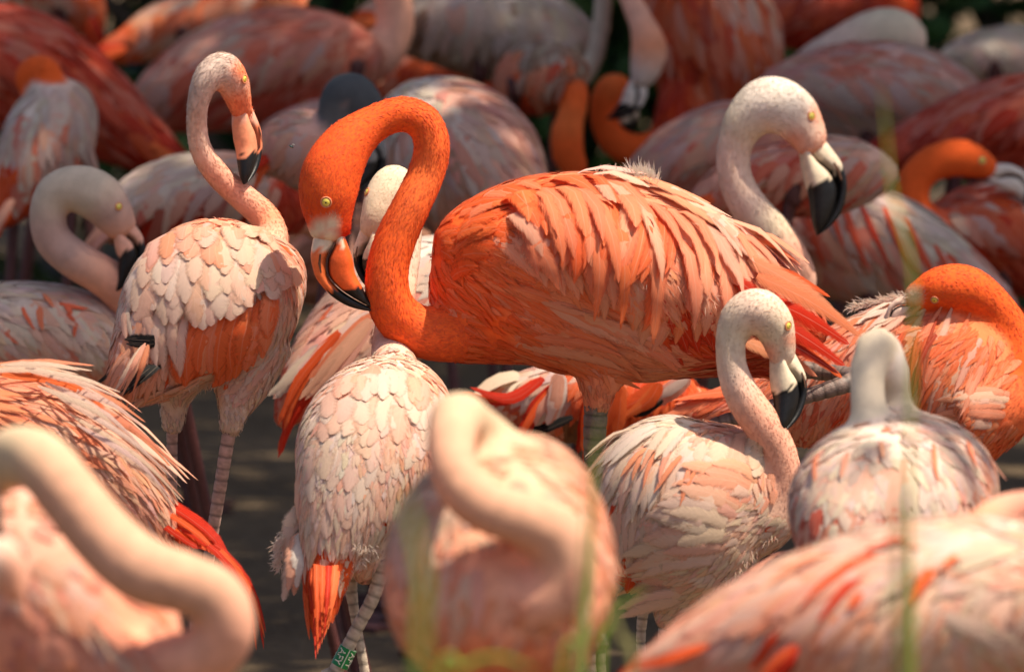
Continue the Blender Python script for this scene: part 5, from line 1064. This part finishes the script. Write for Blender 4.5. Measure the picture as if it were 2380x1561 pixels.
EE = back('rosy flamingo back under the bowed white head', 11.7,
  [(1600, 500, 0, 26), (1680, 450, 0, 60), (1780, 420, 0, 82), (1900, 410, 0, 92), (2000, 400, 0, 78), (2080, 400, 0, 30)], None,
  [(1700, 410, -.7, .6, 80, 13, 'MAU PNK'), (1800, 370, -.7, .5, 80, 13, 'PNK LGR ROS'), (1900, 400, -.7, .6, 80, 13, 'RED ROS MAU'), (1990, 340, -.7, .6, 80, 13, 'LGR PNK')], [], n=400)
GG = back('pink-grey flamingo standing low behind the legs by the left bird', 12.2,
  [(560, 640, 0, 26), (640, 620, 0, 75), (740, 600, 0, 110), (860, 590, 0, 115), (960, 590, 0, 80), (1030, 590, 0, 30)], None,
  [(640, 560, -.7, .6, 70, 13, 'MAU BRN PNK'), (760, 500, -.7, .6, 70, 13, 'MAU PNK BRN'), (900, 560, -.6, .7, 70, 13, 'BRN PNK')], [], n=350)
HH = back('dim pink flamingo low behind the streaked back at the lower right', 9.0,
  [(1700, 1420, .1, 26), (1760, 1390, .1, 70), (1850, 1370, .1, 95), (1960, 1360, .1, 90), (2030, 1360, .1, 30)], None,
  [(1750, 1330, -.6, .7, 70, 13, 'MAU PNK'), (1900, 1310, -.6, .7, 70, 13, 'MAU PNK')], [], n=350)

for (x0, y0, x1, y1) in ((1835, 470, 1885, 620), (1870, 445, 1925, 600), (1910, 435, 1975, 610), (1950, 432, 2020, 600), (1990, 440, 2060, 600), (2040, 460, 2120, 620), (2090, 480, 2180, 640), (2150, 540, 2260, 690)):
    FR(N_, [(x0, y0)], [(x1, y1)], 1, 6, 'ROS RED', jit=4, layer=.016)
# ================================================================== grow every bird
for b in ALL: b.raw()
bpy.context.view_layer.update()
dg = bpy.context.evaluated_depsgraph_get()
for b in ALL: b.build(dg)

# ================================================================== green leg band with its letters
def leg_band(bird, leg_i):
    leg, path = bird.extra[leg_i]
    a = bird.p3((808, 1506, -.03)); b_ = bird.p3((783, 1546, -.03))
    ax = nrm(b_ - a); r = M(21, bird.Y); Ln = np.linalg.norm(b_ - a)
    i = np.linalg.norm(path[:, :3] - (a + b_) / 2, axis=1).argmin()
    c0 = path[i, :3] - ax * Ln / 2
    ax = nrm(path[min(i + 4, len(path) - 1), :3] - path[max(i - 4, 0), :3])
    front = nrm(V((0.15, -1, 0)) - ax * np.dot(V((0.15, -1, 0)), ax)); side = np.cross(ax, front)
    ri, ro = r * .80, r; seg = 28; vs, fs = [], []
    for (t, rad) in ((0, ri), (0, ro), (1, ro), (1, ri)):
        for k in range(seg):
            an = 2 * math.pi * k / seg
            vs.append(c0 + ax * Ln * t + rad * (front * math.cos(an) + side * math.sin(an)))
    for j in range(4):
        for k in range(seg):
            A_ = j * seg + k; B_ = j * seg + (k + 1) % seg; o = ((j + 1) % 4) * seg
            fs.append((A_, B_, o + (k + 1) % seg, o + k))
    root = empty('leg_band', tuple(c0)); tag(root, 'green plastic leg band lettered AFY on the pale leg', 'leg band')
    cc = np.tile(lin(0, 128, 62), (len(vs), 1)); cc[:seg] = lin(225, 232, 215)
    mesh_obj('band', vs, fs, MRING, root, cc, smooth=False)
    # letters engraved white, bent round the band, reading down the leg
    cu = bpy.data.curves.new('t', 'FONT'); cu.body = 'AFY'; cu.size = 1.0; cu.align_x = 'CENTER'; cu.align_y = 'CENTER'; cu.extrude = 0.02; cu.offset = -0.0
    to = bpy.data.objects.new('t', cu); col.objects.link(to); bpy.context.view_layer.update()
    tm = bpy.data.meshes.new_from_object(to.evaluated_get(bpy.context.evaluated_depsgraph_get()))
    co = np.array([v.co[:] for v in tm.vertices]); ff = [tuple(p.vertices) for p in tm.polygons]
    bpy.data.objects.remove(to); bpy.data.meshes.remove(tm)
    k = Ln * 0.80 / (co[:, 0].max() - co[:, 0].min()); co = co - (co.max(0) + co.min(0)) / 2
    for off in (0.62, -0.78, -2.2, 2.1):
        an = off + co[:, 1] * k * 1.15 / ro * -1.0
        an = off - co[:, 1] * k * 1.15 / ro
        rad = ro + 0.00025 + np.maximum(co[:, 2] * k, 0)
        v = c0[None] + ax[None] * (Ln * .5 + co[:, 0] * k)[:, None] + (front[None] * np.cos(an)[:, None] + side[None] * np.sin(an)[:, None]) * rad[:, None]
        mesh_obj('lettering', v, ff, MRING, root, np.tile(lin(240, 232, 215), (len(v), 1)), smooth=False)
    for off in (-0.08,):                                   # pale seam between the two letter panels
        v = []
        for t in (0.0, 1.0):
            for da in (-.05, .05):
                v.append(c0 + ax * Ln * t + (ro + .0004) * (front * math.cos(off + da) + side * math.sin(off + da)))
        mesh_obj('seam', v, [(0, 1, 3, 2)], MRING, root, np.tile(lin(225, 232, 210), (4, 1)), smooth=False)
leg_band(Cb, 1)

# ================================================================== grass and reeds in front, a fly
def blade(label, pts, w, colr, Y, name='grass_blade', grp='blurred grass blades in front'):
    ctl = [np.array(P(q[0], q[1], Y + (q[2] if len(q) > 2 else 0))) for q in pts]
    g = ctl[0]
    if g[2] > 0: ctl = [V((g[0] + (g[0] - ctl[1][0]) * .3, g[1] + .01, 0.0)), V((g[0] + (g[0] - ctl[1][0]) * .2, g[1] + .01, g[2] * .5))] + ctl
    a = catmull(ctl, 6); n = len(a); vs, fs, cc = [], [], []
    for i in range(n):
        t = i / (n - 1); d = nrm(a[min(i + 1, n - 1)] - a[max(i - 1, 0)]); s_ = nrm(np.cross(d, V((.25, -1, 0.1)))); N = np.cross(s_, d)
        ww = M(w, Y) * (1 - t ** 3) + 1e-4
        for (x, z) in ((-1, .0), (-.5, .22), (0, .0), (.5, .22), (1, .0), (.5, .38), (0, .2), (-.5, .38)):
            vs.append(a[i] + s_ * x * ww + N * z * ww)
            cc.append(colr * random.uniform(.85, 1.1))
    for i in range(n - 1):
        for k in range(8):
            A_ = i * 8 + k; B_ = i * 8 + (k + 1) % 8; fs.append((A_, B_, B_ + 8, A_ + 8))
    fs.append(tuple(range(8))[::-1]); fs.append(tuple((n - 1) * 8 + k for k in range(8)))
    o = mesh_obj(name, vs, fs, MLEAF, None, np.array(cc), origin=(ctl[0][0], ctl[0][1], 0))
    tag(o, label, 'grass', grp)
    return o
G1, G2, G3 = V((.22, .30, .04)), V((.16, .17, .05)), V((.30, .27, .10))
blade('thick green reed standing before the orange-streaked back', [(2098, 1640), (2090, 1400), (2082, 1200), (2068, 965)], 16, G2, 5.9, 'reed')
blade('broad green grass blade before the coiled-neck bird', [(975, 1600), (985, 1380), (960, 1230), (935, 1130)], 15, G1, 5.2)
blade('thin tan grass stalk along the coiled-neck bird, right of its loop', [(1340, 1600), (1352, 1400), (1362, 1200), (1372, 1010)], 8, G3, 6.4)
blade('short bright grass blade before the standing orange leg', [(1350, 1640), (1372, 1300), (1382, 1080), (1398, 950)], 9, G1, 6.8)
blade('green grass blade bending right below the S-necked bird', [(1395, 1600), (1420, 1450), (1460, 1395), (1510, 1368)], 9, G1, 7.0)
blade('arched green grass blade low before the coiled-neck bird', [(1020, 1640), (1080, 1550), (1160, 1525), (1250, 1560)], 10, G1, 6.4)
blade('thin straight grass stalk crossing low beneath the S-necked bird', [(1300, 1600), (1360, 1500), (1420, 1400), (1440, 1330)], 7, G1, 6.6)
blade('slender grass stalk leaning over the bird legs', [(1470, 1600), (1450, 1500), (1425, 1420), (1415, 1360)], 8, G3, 6.6)
blade('tall thin yellow-green reed leaf reaching up before the shaded birds', [(2120, 1640), (2112, 1200), (2120, 800), (2118, 620), (2075, 450), (2058, 290), (2050, 200)], 7, V((.26, .30, .03)), 6.6, 'reed')
def fly():
    c = np.array(P(677, 341, 9.9)); r = M(4.5, 9.9)
    root = empty('fly', tuple(c)); tag(root, 'tiny dark fly hovering left of the orange neck arch', 'fly')
    path = np.array([c + V((x, 0, -x * .5)) * r for x in (-1, -.5, 0, .5, 1)]); v, f = loft(path, np.array([.3, .6, .7, .6, .4]) * r, np.array([.3, .6, .7, .6, .4]) * r, None, 8)
    mesh_obj('body', v, f, MEYE, root, np.tile(V((.03, .05, .04)), (len(v), 1)))
    for sg in (-1, 1):
        v = [c + V((0, 0, .4)) * r, c + V((.8, sg * .9, 1.4)) * r, c + V((1.8, sg * .8, .9)) * r, c + V((.7, sg * .1, .4)) * r]
        mesh_obj('wing', v, [(0, 1, 2, 3)], MEYE, root, np.tile(V((.35, .35, .33)), (4, 1)), smooth=False)
fly()

# ================================================================== shade trees and shrubs
random.seed(3); rng = np.random.default_rng(3)
pts1 = [(x + rng.normal(0, .08), y + rng.normal(0, .08)) for x in (-1.3, -.75, -.2, .35, .9, 1.5) for y in (11.4, 12.0, 12.6)] + [(-.66, 11.0), (-.45, 11.1), (.9, 13.1), (.2, 13.1)] + [(x + .35, y - .18) for x in (-1.3, -.7, -.1, .5) for y in (14.45, 15.0, 15.6)]
ground_shade = [shade_pos(x, y, 0, 4.4) + (.32,) for x in (-.75, -.4, -.1) for y in (12.9, 13.4, 13.9)]
front = ground_shade + [shade_pos(x, y, .75, 4.3) + (r,) for (x, y, r) in ((.40, 8.97, .11), (.60, 8.85, .13))]  # unseen leaf clumps added to shade the ground and dapple one bird's back
tree(3.1, 12.6, 6.0, clumps_for(pts1, 4.6, .52) + front, 20000, .105, 'leafy tree whose crown shades the flock from beside it')
pts2 = [(x + rng.normal(0, .2), y + rng.normal(0, .2)) for x in (-3, -1.8, -.6, .6, 1.8, 3) for y in (15.2, 16.4, 17.6, 18.8)]  # second crown, out of view, added to darken the shrubs
tree(4.6, 16.5, 7.5, clumps_for(pts2, 5.6, .95), 14000, .16, 'unseen taller leafy tree added to shade the shrubs behind the flock')
def shrub(x, y, h, label):
    t = empty('shrub', (x, y, 0)); tag(t, label, 'shrub', 'dark shrubs behind the flock')
    vs, fs = [], []; cl = []
    for k in range(9):
        e = V((x + rng.normal(0, .45), y + rng.normal(0, .3), h * rng.uniform(.35, .95))); cl.append((e[0], e[1], e[2], .42))
        v, f = branch((x + rng.normal(0, .06), y + rng.normal(0, .06), 0), e, .03, .01, 0, 6, 5); o = len(vs); vs += v; fs += [tuple(i + o for i in q) for q in f]
    for k in range(5): cl.append((x + rng.normal(0, .4), y + rng.normal(0, .3), rng.uniform(.3, .6), .4))
    mesh_obj('branches', vs, fs, MBARK, t, np.tile(V((.08, .06, .045)), (len(vs), 1)))
    q, f, c = leaf_cloud([c[:3] for c in cl], [c[3] for c in cl], 3200, .10, .9); mesh_obj('foliage', q, f, MLEAF, t, c * .8, smooth=False)
for i, x in enumerate((-2.0, -1.15, -.35, .45, 1.3, 2.1)):
    shrub(x, 17.0 + .3 * (i % 2), 1.7 + .2 * (i % 3), 'dark green leafy shrub in the shade behind the flock')
for o in bpy.data.objects:
    if '_o' in o: del o['_o']
